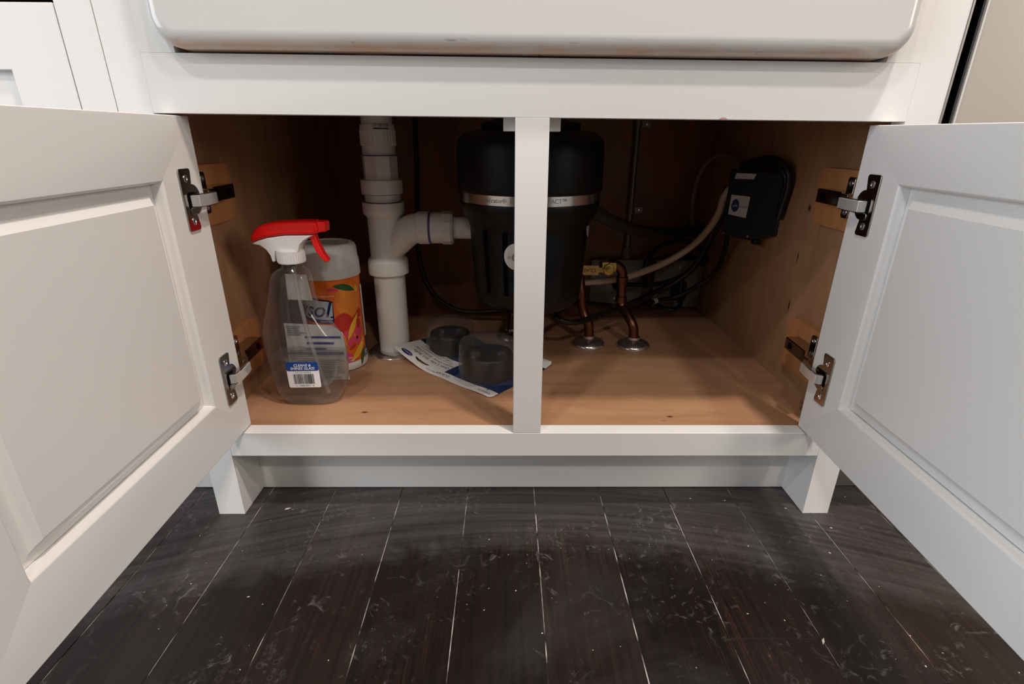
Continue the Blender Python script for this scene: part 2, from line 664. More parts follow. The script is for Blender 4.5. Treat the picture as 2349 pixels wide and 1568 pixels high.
WHITE = plain('white_cabinet_paint', (0.80, 0.785, 0.765), 0.42, bump=0.05, bscale=60, var=0.012, vscale=3)
DOORW = plain('white_door_paint', (0.78, 0.765, 0.75), 0.40, bump=0.05, bscale=60, var=0.012, vscale=3)
SPF = [(-0.2437, 0.0646, 0.1365, 0.0075, 0.0035, 0.01), (0.2173, 0.0519, 0.1365, 0.0070, 0.0032, 0.01)]
SPS = [(0.443, 0.1934, 0.4260, 0.01, 0.0060, 0.0070), (0.443, 0.1930, 0.2678, 0.01, 0.0030, 0.0160), (0.443, 0.1971, 0.3477, 0.01, 0.0024, 0.0150)]
BIRX = wood('birch_plywood_floor', (0.475, 0.255, 0.140), (0.365, 0.185, 0.096), (1.0, 7, 7), spots=SPF)
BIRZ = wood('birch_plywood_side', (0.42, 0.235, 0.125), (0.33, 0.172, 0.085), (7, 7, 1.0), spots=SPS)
BIRB = wood('back_panel_plywood', (0.26, 0.105, 0.055), (0.19, 0.07, 0.035), (7, 7, 1.0), knots=False)  # reddish plywood, darkened further so the cabinet's back looks deep in shade
BLOCK = wood('hinge_block_wood', (0.50, 0.22, 0.085), (0.40, 0.165, 0.06), (9, 9, 2), knots=False)
PLANK = plank_mat()
SEAM = seam_mat()
SINK = sink_mat()
STEEL = plain('brushed_appliance_steel', (0.56, 0.51, 0.45), 0.42, 0.35, bump=0.03, bscale=300)
TRIM = plain('grey_metal_trim', (0.42, 0.40, 0.38), 0.35, 0.8)
BLACK = plain('black_gap', (0.002, 0.002, 0.002), 0.9, spec=0.05)
DBLACK = plain('disposer_black', (0.004, 0.004, 0.0045), 0.42, bump=0.02, bscale=400, spec=0.22)
BAND = plain('brushed_band', (0.60, 0.57, 0.55), 0.22, 1.0)
CHROME = plain('chrome', (0.74, 0.72, 0.70), 0.2, 0.95)
NICKEL = plain('hinge_nickel', (0.42, 0.39, 0.365), 0.16, 1.0)
ARMST = plain('hinge_arm_steel', (0.78, 0.75, 0.71), 0.28, 0.6)
PVC = plain('white_pvc', (0.74, 0.735, 0.69), 0.38, var=0.03, vscale=20)
PURPLE = plain('purple_primer', (0.10, 0.08, 0.20), 0.6)
RUBBER = plain('black_cord', (0.006, 0.006, 0.006), 0.42)
HOSE = plain('grey_drain_hose', (0.05, 0.05, 0.048), 0.5)
CREAM = plain('cream_tubing', (0.62, 0.50, 0.38), 0.45)
FAINT = plain('dimmed_cream_tubing', (0.26, 0.19, 0.14), 0.5)  # cream tubing with the dark corner's shade put into its colour
COPPER = plain('copper_pipe', (0.17, 0.07, 0.042), 0.36, 1.0, var=0.25, vscale=30)
BRASS = plain('brass_valve', (0.50, 0.36, 0.10), 0.35, 0.9)
GALV = plain('galvanised_box', (0.20, 0.20, 0.195), 0.55, 0.3, var=0.1)
CONDUIT = plain('steel_conduit', (0.25, 0.24, 0.23), 0.4, 0.8)
REDP = plain('red_plastic', (0.82, 0.008, 0.006), 0.26, spec=0.35)
WHITEP = plain('white_plastic', (0.82, 0.80, 0.79), 0.32)
GREYLID = plain('translucent_grey_lid', (0.64, 0.63, 0.59), 0.36)
PAPER = plain('label_paper', (0.82, 0.82, 0.82), 0.5)
INK = plain('black_ink', (0.012, 0.012, 0.016), 0.5)
NAVY = plain('navy_ink', (0.008, 0.014, 0.10), 0.45)
BLUEL = plain('label_blue', (0.004, 0.045, 0.25), 0.4)
SKYB = plain('pale_blue_print', (0.50, 0.62, 0.72), 0.45)
GREYI = plain('grey_ink', (0.16, 0.16, 0.17), 0.5)
ORANGE = plain('orange_print', (0.86, 0.17, 0.015), 0.38, var=0.25, vscale=22)
ORANGE2 = plain('fruit_orange_print', (0.90, 0.26, 0.03), 0.38, var=0.22, vscale=30)
YELLOW = plain('mango_yellow_print', (0.90, 0.48, 0.035), 0.38)
REDPR = plain('red_print', (0.55, 0.03, 0.015), 0.38)
PINK = plain('pink_print', (0.75, 0.06, 0.13), 0.38)
GREEN = plain('leaf_green_print', (0.015, 0.10, 0.018), 0.38)
CARDW = plain('blister_card_white', (0.72, 0.69, 0.65), 0.55)
CARDB = plain('blister_card_blue', (0.010, 0.022, 0.085), 0.4)
BAFFLE = plain('black_rubber_baffle', (0.004, 0.004, 0.004), 0.36, spec=0.28)
CLEARP = clear('clear_blister_plastic', (0.92, 0.91, 0.90), 1.2, 0.12, haze=0.03, rim=0.12)
PET = clear('clear_bottle_plastic', (0.96, 0.96, 0.955), 1.3, 0.05, haze=0.02, rim=0.45)
LIQ = clear('clear_liquid', (0.90, 0.885, 0.865), 0.9, 0.03, haze=0.02, rim=0.25)
TUBEP = clear('dip_tube_plastic', (0.78, 0.78, 0.78), 1.0, 0.1, haze=0.25)
WALLP = plain('wall_paint', (0.7, 0.68, 0.65), 0.7)
STONE = plain('worktop_stone', (0.55, 0.54, 0.52), 0.25, var=0.15)
SWITCHB = plain('black_control_plastic', (0.008, 0.008, 0.009), 0.35)
STICK = plain('grey_white_sticker', (0.55, 0.53, 0.51), 0.5)
CRUMB = plain('pale_crumb', (0.62, 0.55, 0.46), 0.8)

# ------------------------------------------------------------------ floor
fl = MB().box(-2.6, 2.6, -3.2, 0.62, -0.05, -0.0010).build('floor', SEAM, kind='structure')
seams = [-1.555, -1.45, -1.345, -1.24, -1.135, -1.03, -0.925, -0.82, -0.715, -0.61, -0.508, -0.4025, -0.3018, -0.1953, -0.0901, 0.0155, 0.1199, 0.2249, 0.3285, 0.431, 0.5365,
         0.641, 0.746, 0.851, 0.956, 1.061, 1.166, 1.271, 1.376, 1.481, 1.586]
fixed = {0.2249: -0.2085, -0.61: -0.10, -0.508: -1.1, 0.5365: -0.1625, 0.431: -1.0, -0.4025: -0.9, -0.3018: -1.4, -0.1953: -0.8, -0.0901: -1.25, 0.0155: -0.95,
         0.1199: -1.5, 0.3285: -1.2}
G = 0.0006
for a, b in zip(seams, seams[1:]):
    y = fixed.get(a, -random.uniform(0.2, 1.6))
    cuts = [-2.6, y - 1.15 if y - 1.15 > -2.5 else -2.55, y, 0.6]
    for y0, y1 in zip(cuts, cuts[1:]):
        g = G * random.uniform(0.6, 1.3)
        MB().box(a + g, b - g, y0 + 0.0004, y1 - 0.0004, -0.0010, random.uniform(-0.0003, 0.0)).build('plank', PLANK, fl, bevel=0.0005, bseg=1)
# dirt crumbs on the boards
mb = MB()
for k in range(80):
    x, y = random.uniform(-0.6, 0.75), random.uniform(-0.33, 0.05)
    r = random.choice((0.0003, 0.0004, 0.0005, 0.0007))
    a = random.uniform(0, PI)
    ca, sa = math.cos(a), math.sin(a)
    L = r * random.uniform(1, 2.6)
    vs = []
    for dx, dy, dz in ((-L, -r, 0), (L, -r, 0), (L * .7, r, 0), (-L, r * .6, 0), (-L * .5, -r * .5, r), (L * .5, 0, r)):
        vs.append((x + dx * ca - dy * sa, y + dx * sa + dy * ca, dz))
    mb.add(vs, [(0, 1, 5, 4), (1, 2, 5), (2, 3, 4, 5), (3, 0, 4), (0, 3, 2, 1)])
mb.build('floor_crumbs', CRUMB, kind='stuff', label='pale crumbs and dust grains scattered over the dark floorboards', cat='crumbs')
for nm, x, y, a, lab in (('wood_splinter', 0.328, -0.212, 0.9, 'pale wood splinter on the dark board end joint at right'),
                         ('drywall_chip', -0.36, 0.012, 0.4, 'tan chip of debris beside the left cabinet leg')):
    mb = MB()
    ca, sa = math.cos(a), math.sin(a)
    vs = [(x + u * ca - v * sa, y + u * sa + v * ca, h) for u, v, h in ((-.005, -.001, 0), (0, -.0017, 0), (.005, 0, 0), (0, .0014, 0), (-.002, 0, .0014), (.002, 0, .001))]
    mb.add(vs, [(0, 1, 4), (1, 5, 4), (1, 2, 5), (2, 3, 5), (3, 4, 5), (3, 0, 4), (0, 3, 2, 1)])
    mb.build(nm, CRUMB, label=lab, cat='debris')

MB().box(-2.6, 2.6, 0.625, 0.70, -0.05, 2.5).build('wall_back', WALLP, kind='structure')

# ------------------------------------------------------------------ sink base cabinet
HW, IW, ST, SW = 0.457, 0.419, 0.0193, 0.0193
ZB, ZO = 0.1016, 0.1397
FT = 0.0225  # face frame thickness


def ztop(x):
    return 0.5456 - 0.0048 * x


def zsink(x):
    return 0.6043 - 0.0055 * x


cab = thing('sink_base_cabinet', (0, 0.3, 0), 'white painted sink base cabinet with both doors wide open and bare plywood interior', 'cabinet')
for sgn in (-1, 1):
    x0, x1 = sorted((sgn * HW, sgn * IW))
    MB().box(x0, x1, 0, FT, 0.0, 0.868).build('stile', WHITE, cab, bevel=0.0002, bseg=1)
    # leg return running back to the toe kick
    MB().box(x0, x1, FT, 0.075, 0.0, ZB).build('leg_return', WHITE, cab, bevel=0.0006)
    zs = zsink(sgn * IW) + 0.0001
    poly = [(sgn * IW, zs), (sgn * 0.3815, zsink(sgn * 0.3815) + 0.0001)]
    for k in range(9):
        a = math.radians(-52 + 52 * k / 8)
        poly.append((sgn * (0.3627 + 0.0316 * math.cos(a)), 0.6062 - 0.0055 * sgn * 0.39 + 0.030 + 0.0316 * math.sin(a)))
    poly += [(sgn * 0.3943, 0.868), (sgn * IW, 0.868)]
    MB().prism(poly, lambda p: (p[0], 0, p[1]), lambda p: (p[0], FT, p[1])).build('sink_filler', WHITE, cab)
# bottom rail
MB().box(-IW, IW, 0, FT, ZB, ZO).build('bottom_rail', WHITE, cab, bevel=0.001)
# top rail, not quite level
MB().prism([(-IW, ztop(-IW)), (IW, ztop(IW)), (IW, zsink(IW)), (-IW, zsink(-IW))], lambda p: (p[0], 0, p[1]), lambda p: (p[0], FT, p[1])).build('top_rail', WHITE, cab, bevel=0.0002, bseg=1)
MB().prism([(0.2075, 0.5447), (0.2185, 0.5446), (0.2160, 0.5464), (0.2115, 0.5469)], lambda p: (p[0], -0.0003, p[1]), lambda p: (p[0], 0.0003, p[1])).build('paint_chip', plain('bare_wood_chip', (0.55, 0.33, 0.24), 0.7), cab)
MB().box(-ST, ST, 0, FT, ZO, ztop(0)).build('centre_stile', WHITE, cab, bevel=0.0008)
MB().box(-0.0328, 0.0338, FT, FT + 0.018, 0.5315, 0.560).build('door_stop', WHITE, cab, bevel=0.0006)
MB().box(-IW, IW, 0.063, 0.076, 0.0005, ZB).build('toe_kick', WHITE, cab, bevel=0.0004)
FZ = 0.1365
MB().box(-0.455, 0.455, FT, 0.610, FZ - 0.012, FZ).build('floor_panel', BIRX, cab)
MB().box(-0.457, -0.443, FT, 0.610, FZ, 0.868).build('side_panel', BIRZ, cab)
MB().box(0.443, 0.457, FT, 0.610, FZ, 0.868).build('side_panel', BIRZ, cab)
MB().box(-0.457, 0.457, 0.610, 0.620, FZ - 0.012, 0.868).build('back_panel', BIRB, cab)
MB().box(-0.455, 0.455, 0.076, 0.610, 0.0, 0.012).build('base_deck', BIRX, cab)

# doors -------------------------------------------------------------
DW, DT = 0.4225, 0.019


def door(sgn, h, t, zlo, zh, zf):
    """h hinge point on the inside face, t direction towards the free edge, zh/zf top at hinge/free edge"""
    t = Vector((t[0], t[1])).normalized()
    n = Vector((-t.y, t.x))
    if n.x * sgn > 0:
        n = -n
    # n points into the opening (inside face normal)

    def Wd(u, w, z):
        return (h[0] + t.x * u + n.x * w, h[1] + t.y * u + n.y * w, z)

    def top(u, z):
        # keep the slightly out of square top edge
        k = (z - 0.35) / 0.2
        return z + max(0, k) * ((zh + (zf - zh) * u / DW) - (zh + zf) / 2) if z > 0.35 else z
    fw = 0.0735
    zt = (zh + zf) / 2
    u0, u1, v0, v1 = fw, DW - fw, 0.2085, 0.4795

    def ring(a0, a1, b0, b1, w):
        return [Wd(u, w, top(u, z)) for u, z in ((a0, b0), (a1, b0), (a1, b1), (a0, b1))]
    mb = MB()
    e = 0.0030
    rings = [ring(0, DW, zlo, zt, -DT), ring(0, DW, zlo, zt, 0), ring(u0, u1, v0, v1, 0), ring(u0 + e * .35, u1 - e * .35, v0 + e * .35, v1 - e * .35, -0.0006),
             ring(u0 + e, u1 - e, v0 + e, v1 - e, -0.0042), ring(u0 + e, u1 - e, v0 + e, v1 - e, -DT)]
    vs = [p for r in rings for p in r]
    fs = []
    for i in range(len(rings)):
        j = (i + 1) % len(rings)
        for k in range(4):
            fs.append((i * 4 + k, i * 4 + (k + 1) % 4, j * 4 + (k + 1) % 4, j * 4 + k))
    mb.add(vs, fs)
    side = 'left' if sgn < 0 else 'right'
    d = mb.build('door', DOORW, cab, bevel=0.0011, label='open door hinged on the cabinet\'s %s side' % side)
    mb = MB()
    e2 = e + 0.0006
    prof = [(0.0, -0.0125), (0.006, -0.0116), (0.012, -0.0085), (0.0165, -0.0045), (0.0185, -0.0022), (0.0195, -0.0014)]
    rings = [ring(u0 + e2, u1 - e2, v0 + e2, v1 - e2, -0.0175)]
    for a, w in prof:
        rings.append(ring(u0 + e2 + a, u1 - e2 - a, v0 + e2 + a, v1 - e2 - a, w))
    vs = [p for r in rings for p in r]
    fs = [(3, 2, 1, 0)]
    for i in range(len(rings) - 1):
        for k in range(4):
            fs.append((i * 4 + k, i * 4 + (k + 1) % 4, i * 4 + 4 + (k + 1) % 4, i * 4 + 4 + k))
    q = (len(rings) - 1) * 4
    fs.append((q, q + 1, q + 2, q + 3))
    mb.add(vs, fs)
    mb.build('raised_panel', DOORW, d, smooth=26)
    return Wd


def hinge(Wd, sgn, zc, lower):
    # cup plate with its rounded bulge towards the hinge edge
    ua, ub, hh = 0.0235, 0.0470, 0.0345
    poly = []
    R = 0.0172
    a0 = math.asin(min(1, 0.0150 / R))
    out = rrect(ua, ub, -hh, hh, 0.0035, 4)
    # right half (ub side) stays, bulge inserted on the ua side
    ub_side = [p for p in out if p[0] > (ua + ub) / 2]
    lo = sorted([p for p in out if p[0] <= (ua + ub) / 2 and p[1] < 0], key=lambda p: p[1])
    hi = sorted([p for p in out if p[0] <= (ua + ub) / 2 and p[1] > 0], key=lambda p: p[1])
    ub_side.sort(key=lambda p: p[1])
    poly = ub_side + hi[::-1]
    for k in range(13):
        a = PI / 2 + a0 * 0 + (PI) * k / 12
        poly.append((0.0262 + R * math.cos(a) * 0.86, R * math.sin(a)))
    poly += lo[::-1]
    mb = MB().prism(poly, lambda p: Wd(p[0], 0.0003, zc + p[1]), lambda p: Wd(p[0], 0.0021, zc + p[1]))
    hg = mb.build('hinge', NICKEL, cab, bevel=0.0006)
    # flat black patch standing in for the shaded hollow of the cup
    mb = MB().prism(rrect(0.0225, 0.0395, -0.0105, 0.0085, 0.004), lambda p: Wd(p[0], 0.0021, zc + p[1]), lambda p: Wd(p[0], 0.0025, zc + p[1]))
    mb.build('cup_shade', BLACK, hg)
    mb = MB().prism(rrect(0.024, 0.0385, -0.0165, -0.0085, 0.003), lambda p: Wd(p[0], 0.0021, zc + p[1]), lambda p: Wd(p[0], 0.0032, zc + p[1]))
    mb.build('cup_lip', NICKEL, hg, bevel=0.0008)
    # bright arm swinging out past the door edge
    pr = [(0.0345, 0.0015), (0.031, 0.0105), (0.022, 0.0128), (0.006, 0.0118), (-0.0105, 0.0100)]
    th = 0.0022
    outer = [(u, w) for u, w in pr]
    inner = [(u, w - th) for u, w in pr[::-1]]
    mb = MB().prism(outer + inner, lambda p: Wd(p[0], p[1], zc - 0.0075), lambda p: Wd(p[0], p[1], zc + 0.0050))
    mb.build('hinge_arm', ARMST, hg, bevel=0.0006)
    # side cheeks of the arm (darker links)
    for dz in (-0.0086, 0.0052):
        mb = MB().prism([(0.033, 0.0), (0.030, 0.0095), (-0.010, 0.0085), (-0.016, 0.004), (-0.010, 0.0005), (0.01, 0.006)], lambda p: Wd(p[0], p[1], zc + dz), lambda p: Wd(p[0], p[1], zc + dz + 0.0012))
        mb.build('arm_link', NICKEL, hg)
    # screws
    for dz in (-0.0235, 0.0235):
        c0 = Vector(Wd(0.0352, 0.0021, zc + dz))
        ax = Vector(Wd(0.0352, 1.0021, zc + dz)) - c0
        mb = MB().lathe([(0.0042, 0), (0.0042, 0.0006), (0.0034, 0.0011), (0.0016, 0.0012), (0.0012, 0.0004)], seg=20, ax=ax, org=c0)
        mb.build('screw', CHROME, hg, smooth=40)
    # channel body fixed to the block on the side panel
    xa, xb = sorted((sgn * 0.4275, sgn * 0.4060))
    ya, yb = 0.030, 0.118

    def tilt(x, y):
        return y
    mb = MB()
    xi, xo = sgn * 0.4275, sgn * 0.4070
    xm = sgn * 0.392
    poly = [(xi, 0.052), (xm, 0.028), (xm, 0.043), (sgn * 0.404, 0.062), (sgn * 0.4075, 0.122), (xi, 0.122)]
    mb.prism(poly, lambda p: (p[0], p[1], zc - 0.0105), lambda p: (p[0], p[1], zc + 0.0085))
    mb.build('hinge_channel', NICKEL, hg, bevel=0.0018)
    c0 = Vector((sgn * 0.4072, 0.105, zc - 0.001))
    MB().lathe([(0.0048, 0.0), (0.0048, 0.0016), (0.0022, 0.0017), (0.0018, 0.0006)], seg=20, ax=(-sgn, 0, 0), org=c0).build('adjusting_screw', BLACK, hg, smooth=40)
    # wing of the mounting plate
    poly = rrect(0.069, 0.084, -0.027, 0.026, 0.004, 4)
    MB().prism(poly, lambda p: (sgn * 0.4285, p[0], zc + p[1]), lambda p: (sgn * 0.4235, p[0], zc + p[1])).build('mounting_plate', NICKEL, hg, bevel=0.001)
    for dz in (-0.019, 0.018):
        c0 = Vector((sgn * 0.4235, 0.0765, zc + dz))
        MB().lathe([(0.0038, 0), (0.0036, 0.001), (0.0014, 0.0012), (0.001, 0.0005)], seg=18, ax=(-sgn, 0, 0), org=c0).build('screw', CHROME, hg, smooth=40)


def blocks(sgn, z0, z1):
    poly = rrect(FT + 0.0005, 0.158, z0, z1, 0.012, 6)
    MB().prism(poly, lambda p: (sgn * 0.4432, p[0], p[1]), lambda p: (sgn * 0.4285, p[0], p[1])).build('hinge_block', BLOCK, cab, bevel=0.0008)


WL = door(-1, (-0.3941, 0.0216), (0.0206, -0.9998), 0.1421, 0.5456, 0.5420)
WR = door(1, (0.3911, 0.0174), (-0.0330, -0.9995), 0.1421, 0.5403, 0.5345)
for sgn, Wd, zu, zl in ((-1, WL, 0.4558, 0.2290), (1, WR, 0.4535, 0.2310)):
    hinge(Wd, sgn, zu, False)
    hinge(Wd, sgn, zl, True)
blocks(-1, 0.412, 0.490)
blocks(-1, 0.180, 0.258)
blocks(1, 0.409, 0.488)
blocks(1, 0.180, 0.261)

# ------------------------------------------------------------------ farmhouse sink
sk = thing('farmhouse_sink', (0, 0.2, 0.606), 'white glazed apron-front farmhouse sink with rust-stained bottom edge', 'sink')
poly = rrect(-0.3925, 0.3930, 0.6062, 0.8800, 0.030, 8)
poly = [(x, z - 0.0055 * x * (1 if z < 0.7 else 0)) for x, z in poly]
MB().prism(poly, lambda p: (p[0], -0.0265, p[1]), lambda p: (p[0], 0.032, p[1])).build('apron', SINK, sk, bevel=0.0165, bseg=6)
mb = MB()
mb.box(-0.386, 0.386, 0.0322, 0.455, 0.6110, 0.628)
mb.box(-0.386, 0.386, 0.430, 0.455, 0.628, 0.879)
mb.box(-0.386, -0.362, 0.0322, 0.430, 0.628, 0.879)
mb.box(0.362, 0.386, 0.0322, 0.430, 0.628, 0.879)
mb.build('basin', SINK, sk)
MB().lathe([(0.028, 0.6280), (0.056, 0.6280), (0.058, 0.6300), (0.050, 0.6305), (0.045, 0.6285), (0.028, 0.6282)], (0.007, 0.25), 32).build('drain_flange', CHROME, sk, smooth=40)

# worktop over the run of cabinets
wt = thing('worktop', (0, 0.5, 0.882), 'grey stone worktop around the farmhouse sink', 'worktop')
MB().box(-1.4, -0.389, -0.03, 0.624, 0.882, 0.912).build('slab', STONE, wt)
MB().box(0.389, 1.1, -0.03, 0.624, 0.882, 0.912).build('slab', STONE, wt)
MB().box(-0.389, 0.389, 0.44, 0.624, 0.882, 0.912).build('slab', STONE, wt)

# ------------------------------------------------------------------ neighbouring cabinet at left
nb = thing('base_cabinet', (-0.75, 0.3, 0), 'closed white shaker base cabinet at the left edge beside the sink cabinet', 'cabinet')
X0, X1 = -1.07, -0.4583
MB().box(-0.4960, X1, 0, 0.019, ZB, 0.880).build('stile', WHITE, nb, bevel=0.0008)
MB().box(X0, -1.032, 0, 0.019, ZB, 0.880).build('stile', WHITE, nb, bevel=0.0008)
MB().box(-1.032, -0.496, 0, 0.019, ZB, ZO).build('bottom_rail', WHITE, nb, bevel=0.0008)
MB().box(-1.032, -0.496, 0, 0.019, 0.845, 0.880).build('top_rail', WHITE, nb, bevel=0.0008)
MB().box(X0, X1, 0.0195, 0.61, ZB, 0.880).build('body', BLACK, nb)
MB().box(X0, X1, 0.063, 0.09, 0.0005, ZB).build('toe_kick', WHITE, nb, bevel=0.0006)


def shaker(name, x0, x1, z0, z1, f):
    mb = MB()
    y0 = 0.0004

    def ring(i, y):
        return [(x0 + i, y, z0 + i), (x1 - i, y, z0 + i), (x1 - i, y, z1 - i), (x0 + i, y, z1 - i)]
    rings = [ring(0, 0.019), ring(0, y0), ring(f, y0), ring(f + 0.0005, 0.0075)]
    vs = [p for r in rings for p in r]
    fs = []
    for i in range(3):
        for k in range(4):
            fs.append((i * 4 + k, i * 4 + (k + 1) % 4, i * 4 + 4 + (k + 1) % 4, i * 4 + 4 + k))
    fs += [(12, 13, 14, 15), (3, 2, 1, 0)]
    return mb.add(vs, fs).build(name, WHITE, nb, bevel=0.001)


shaker('door', -1.030, -0.4978, 0.142, 0.6515, 0.0625)
shaker('drawer_front', -1.030, -0.4978, 0.6600, 0.843, 0.045)

# ------------------------------------------------------------------ appliance at right
ap = thing('dishwasher', (0.77, 0.3, 0), 'stainless steel appliance front beyond a black gap at the right edge', 'appliance')
MB().box(0.4705, 1.07, 0.004, 0.60, ZB, 0.870).build('body', BLACK, ap)
MB().box(0.4595, 1.07, 0.066, 0.60, 0.0005, ZB).build('toe_panel', TRIM, ap)
MB().prism(rrect(0.4699, 1.068, -0.006, 0.004, 0.003, 4), lambda p: (p[0], p[1], 0.105), lambda p: (p[0], p[1], 0.870)).build('door_panel', STEEL, ap, smooth=40)
MB().box(0.4684, 0.4698, -0.0035, 0.000, 0.105, 0.870).build('door_trim', TRIM, ap)
MB().box(0.4684, 0.4704, 0.0001, 0.06, 0.105, 0.870).build('gap_shade', BLACK, ap)  # black strips put in so the gap reads as deep shade
MB().box(0.4572, 0.4590, -0.0012, 0.0, ZB, 0.870).build('side_trim', TRIM, ap)
MB().box(0.4572, 0.4592, 0.0001, 0.06, ZB, 0.870).build('gap_shade', BLACK, ap)
MB().box(0.4593, 0.4683, 0.020, 0.06, ZB, 0.870).build('gap_shade', BLACK, ap)

# ------------------------------------------------------------------ PVC drain stack
px, py = -0.2465, 0.310
pv = thing('drain_pipe', (px, py, FZ), 'white plastic drain stack with a side branch, standing left of the disposer', 'pipe')
MB().lathe([(0.0285, FZ), (0.0285, 0.300)], (px, py), 40).build('lower_pipe', PVC, pv, smooth=40)
prof = [(0.0285, 0.2925), (0.0362, 0.2930), (0.0362, 0.315), (0.0345, 0.320), (0.0300, 0.324), (0.0300, 0.388), (0.0300, 0.394), (0.0345, 0.399), (0.0362, 0.402), (0.0362, 0.4195), (0.030, 0.4200)]
MB().lathe(prof, (px, py), 44).build('wye_fitting', PVC, pv, smooth=35)
MB().lathe([(0.0306, 0.4200), (0.0306, 0.4330)], (px, py), 40).build('nipple', PVC, pv, smooth=40)
for z in (0.4205, 0.4335, 0.4965):
    MB().lathe([(0.0290, z - 0.0006), (0.0318, z - 0.0006), (0.0318, z + 0.0006), (0.0290, z + 0.0006)], (px, py), 40).build('primer_ring', PURPLE, pv, smooth=40)
MB().lathe([(0.0310, 0.4342), (0.0356, 0.4342), (0.0356, 0.4570), (0.0300, 0.4575)], (px, py), 44).build('coupling', PVC, pv, smooth=35)
mb = MB().lathe([(0.0297, 0.4572), (0.0297, 0.4958), (0.0285, 0.4964)], (px, py), 8)
mb.build('hex_adapter', PVC, pv, smooth=20)
mb = MB()
mb.lathe([(0.0278, 0.4970), (0.0280, 0.508), (0.0285, 0.540), (0.0278, 0.545)], (px, py), 36)
for k in range(30):
    a = 2 * PI * k / 30
    c, s = math.cos(a), math.sin(a)
    r0, r1, w = 0.0278, 0.0295, 0.0012
    mb.add([(px + r * c - q * s, py + r * s + q * c, z) for z in (0.512, 0.536) for r, q in ((r0, -w), (r1, -w * .6), (r1, w * .6), (r0, w))],
           [(0, 1, 5, 4), (1, 2, 6, 5), (2, 3, 7, 6), (0, 3, 2, 1), (4, 5, 6, 7)])
mb.build('slip_nut', PVC, pv, smooth=25)
MB().lathe([(0.0255, 0.545), (0.0255, 0.610)], (px, py), 36).build('tailpipe', PVC, pv, smooth=40)


def cyl(r, c, a0=0.0):
    def f(p):
        a = a0 + p[0] / r
        return (c[0] + r * math.sin(a), c[1] - r * math.cos(a), p[1])
    return f


mb = MB()
put(mb, flat_mesh([[(-0.004, 0.5375), (0.022, 0.5375), (0.022, 0.5395), (-0.004, 0.5395)]], 0.004), cyl(0.0290, (px, py), 0.15))
v, f = text2d('STUDOR', 0.0065, space=1.05)
put(mb, ([(a + 0.009, b + 0.5435) for a, b in v], f), cyl(0.0288, (px, py), 0.15))
mb.build('lettering', INK, pv)
# branch sweeping right to the disposer
by, bz = 0.300, 0.3765
mb = MB().tube([(px + 0.006, py - 0.004, 0.335), (px + 0.022, py - 0.006, 0.350), (px + 0.038, by, 0.366), (px + 0.052, by, bz - 0.002), (px + 0.074, by, bz)],
               lambda t: 0.0225 + 0.0035 * min(1, t * 1.5), 28, 6)
mb.build('branch', PVC, pv, smooth=50)
bx = px
MB().lathe([(0.0255, 0.058), (0.0285, 0.062), (0.0285, 0.0805), (0.026, 0.0808)], ax=(1, 0, 0), org=(bx, by, bz), seg=36).build('branch_socket', PVC, pv, smooth=35)
MB().lathe([(0.0278, 0.0808), (0.0278, 0.0845)], ax=(1, 0, 0), org=(bx, by, bz), seg=36).build('primer_ring', PURPLE, pv, smooth=35)
MB().lathe([(0.0272, 0.0845), (0.0272, 0.104)], ax=(1, 0, 0), org=(bx, by, bz), seg=36).build('adapter', PVC, pv, smooth=35)
MB().lathe([(0.026, 0.1035), (0.0290, 0.104), (0.0290, 0.119), (0.0265, 0.1235), (0.020, 0.124)], ax=(1, 0, 0), org=(bx, by, bz), seg=10).build('slip_nut', PVC, pv, smooth=20)
MB().lathe([(0.0190, 0.120), (0.0190, 0.175)], ax=(1, 0, 0), org=(bx, by, bz), seg=32).build('trap_arm', PVC, pv, smooth=35)
fg = MB().lathe([(0.0288, FZ + 0.0005), (0.0505, FZ + 0.0005), (0.0505, FZ + 0.002), (0.047, FZ + 0.006), (0.041, FZ + 0.0085), (0.033, FZ + 0.0085), (0.0288, FZ + 0.0080)], (px, py), 44)
fg.build('floor_flange', CHROME, None, smooth=35, label='chrome split floor flange around the white drain pipe', cat='pipe flange')

# ------------------------------------------------------------------ food waste disposer
dx, dy = 0.0085, 0.250
dp = thing('waste_disposer', (dx, dy, 0.25), 'black food waste disposer with a silver band hanging behind the centre stile', 'disposer')
prof = [(0.0, 0.5385), (0.070, 0.5380), (0.092, 0.5360), (0.106, 0.5315), (0.1135, 0.5255), (0.1165, 0.517), (0.1172, 0.505), (0.1172, 0.452), (0.1160, 0.4475), (0.1145, 0.4462)]
MB().lathe(prof, (dx, dy), 72, cap=False).build('upper_shell', DBLACK, dp, smooth=40)
MB().lathe([(0.1135, 0.4465), (0.1150, 0.4462), (0.1150, 0.4322), (0.1135, 0.4318)], (dx, dy), 72, cap=False).build('silver_band', BAND, dp, smooth=40)
prof = [(0.1138, 0.4330), (0.1148, 0.4312), (0.1140, 0.424), (0.1105, 0.414), (0.1050, 0.404), (0.1005, 0.396), (0.0985, 0.388), (0.0980, 0.375), (0.0950, 0.330), (0.0915, 0.285), (0.0898, 0.272),
        (0.0850, 0.2625), (0.0740, 0.2555), (0.0560, 0.2510), (0.030, 0.2495), (0.0, 0.2495)]
MB().lathe(prof, (dx, dy), 72, cap=False).build('lower_shell', DBLACK, dp, smooth=40)
MB().lathe([(0.078, 0.538), (0.078, 0.546), (0.070, 0.549), (0.062, 0.549), (0.055, 0.556), (0.055, 0.6105)], (dx, dy), 48).build('mounting_collar', DBLACK, dp, smooth=35)
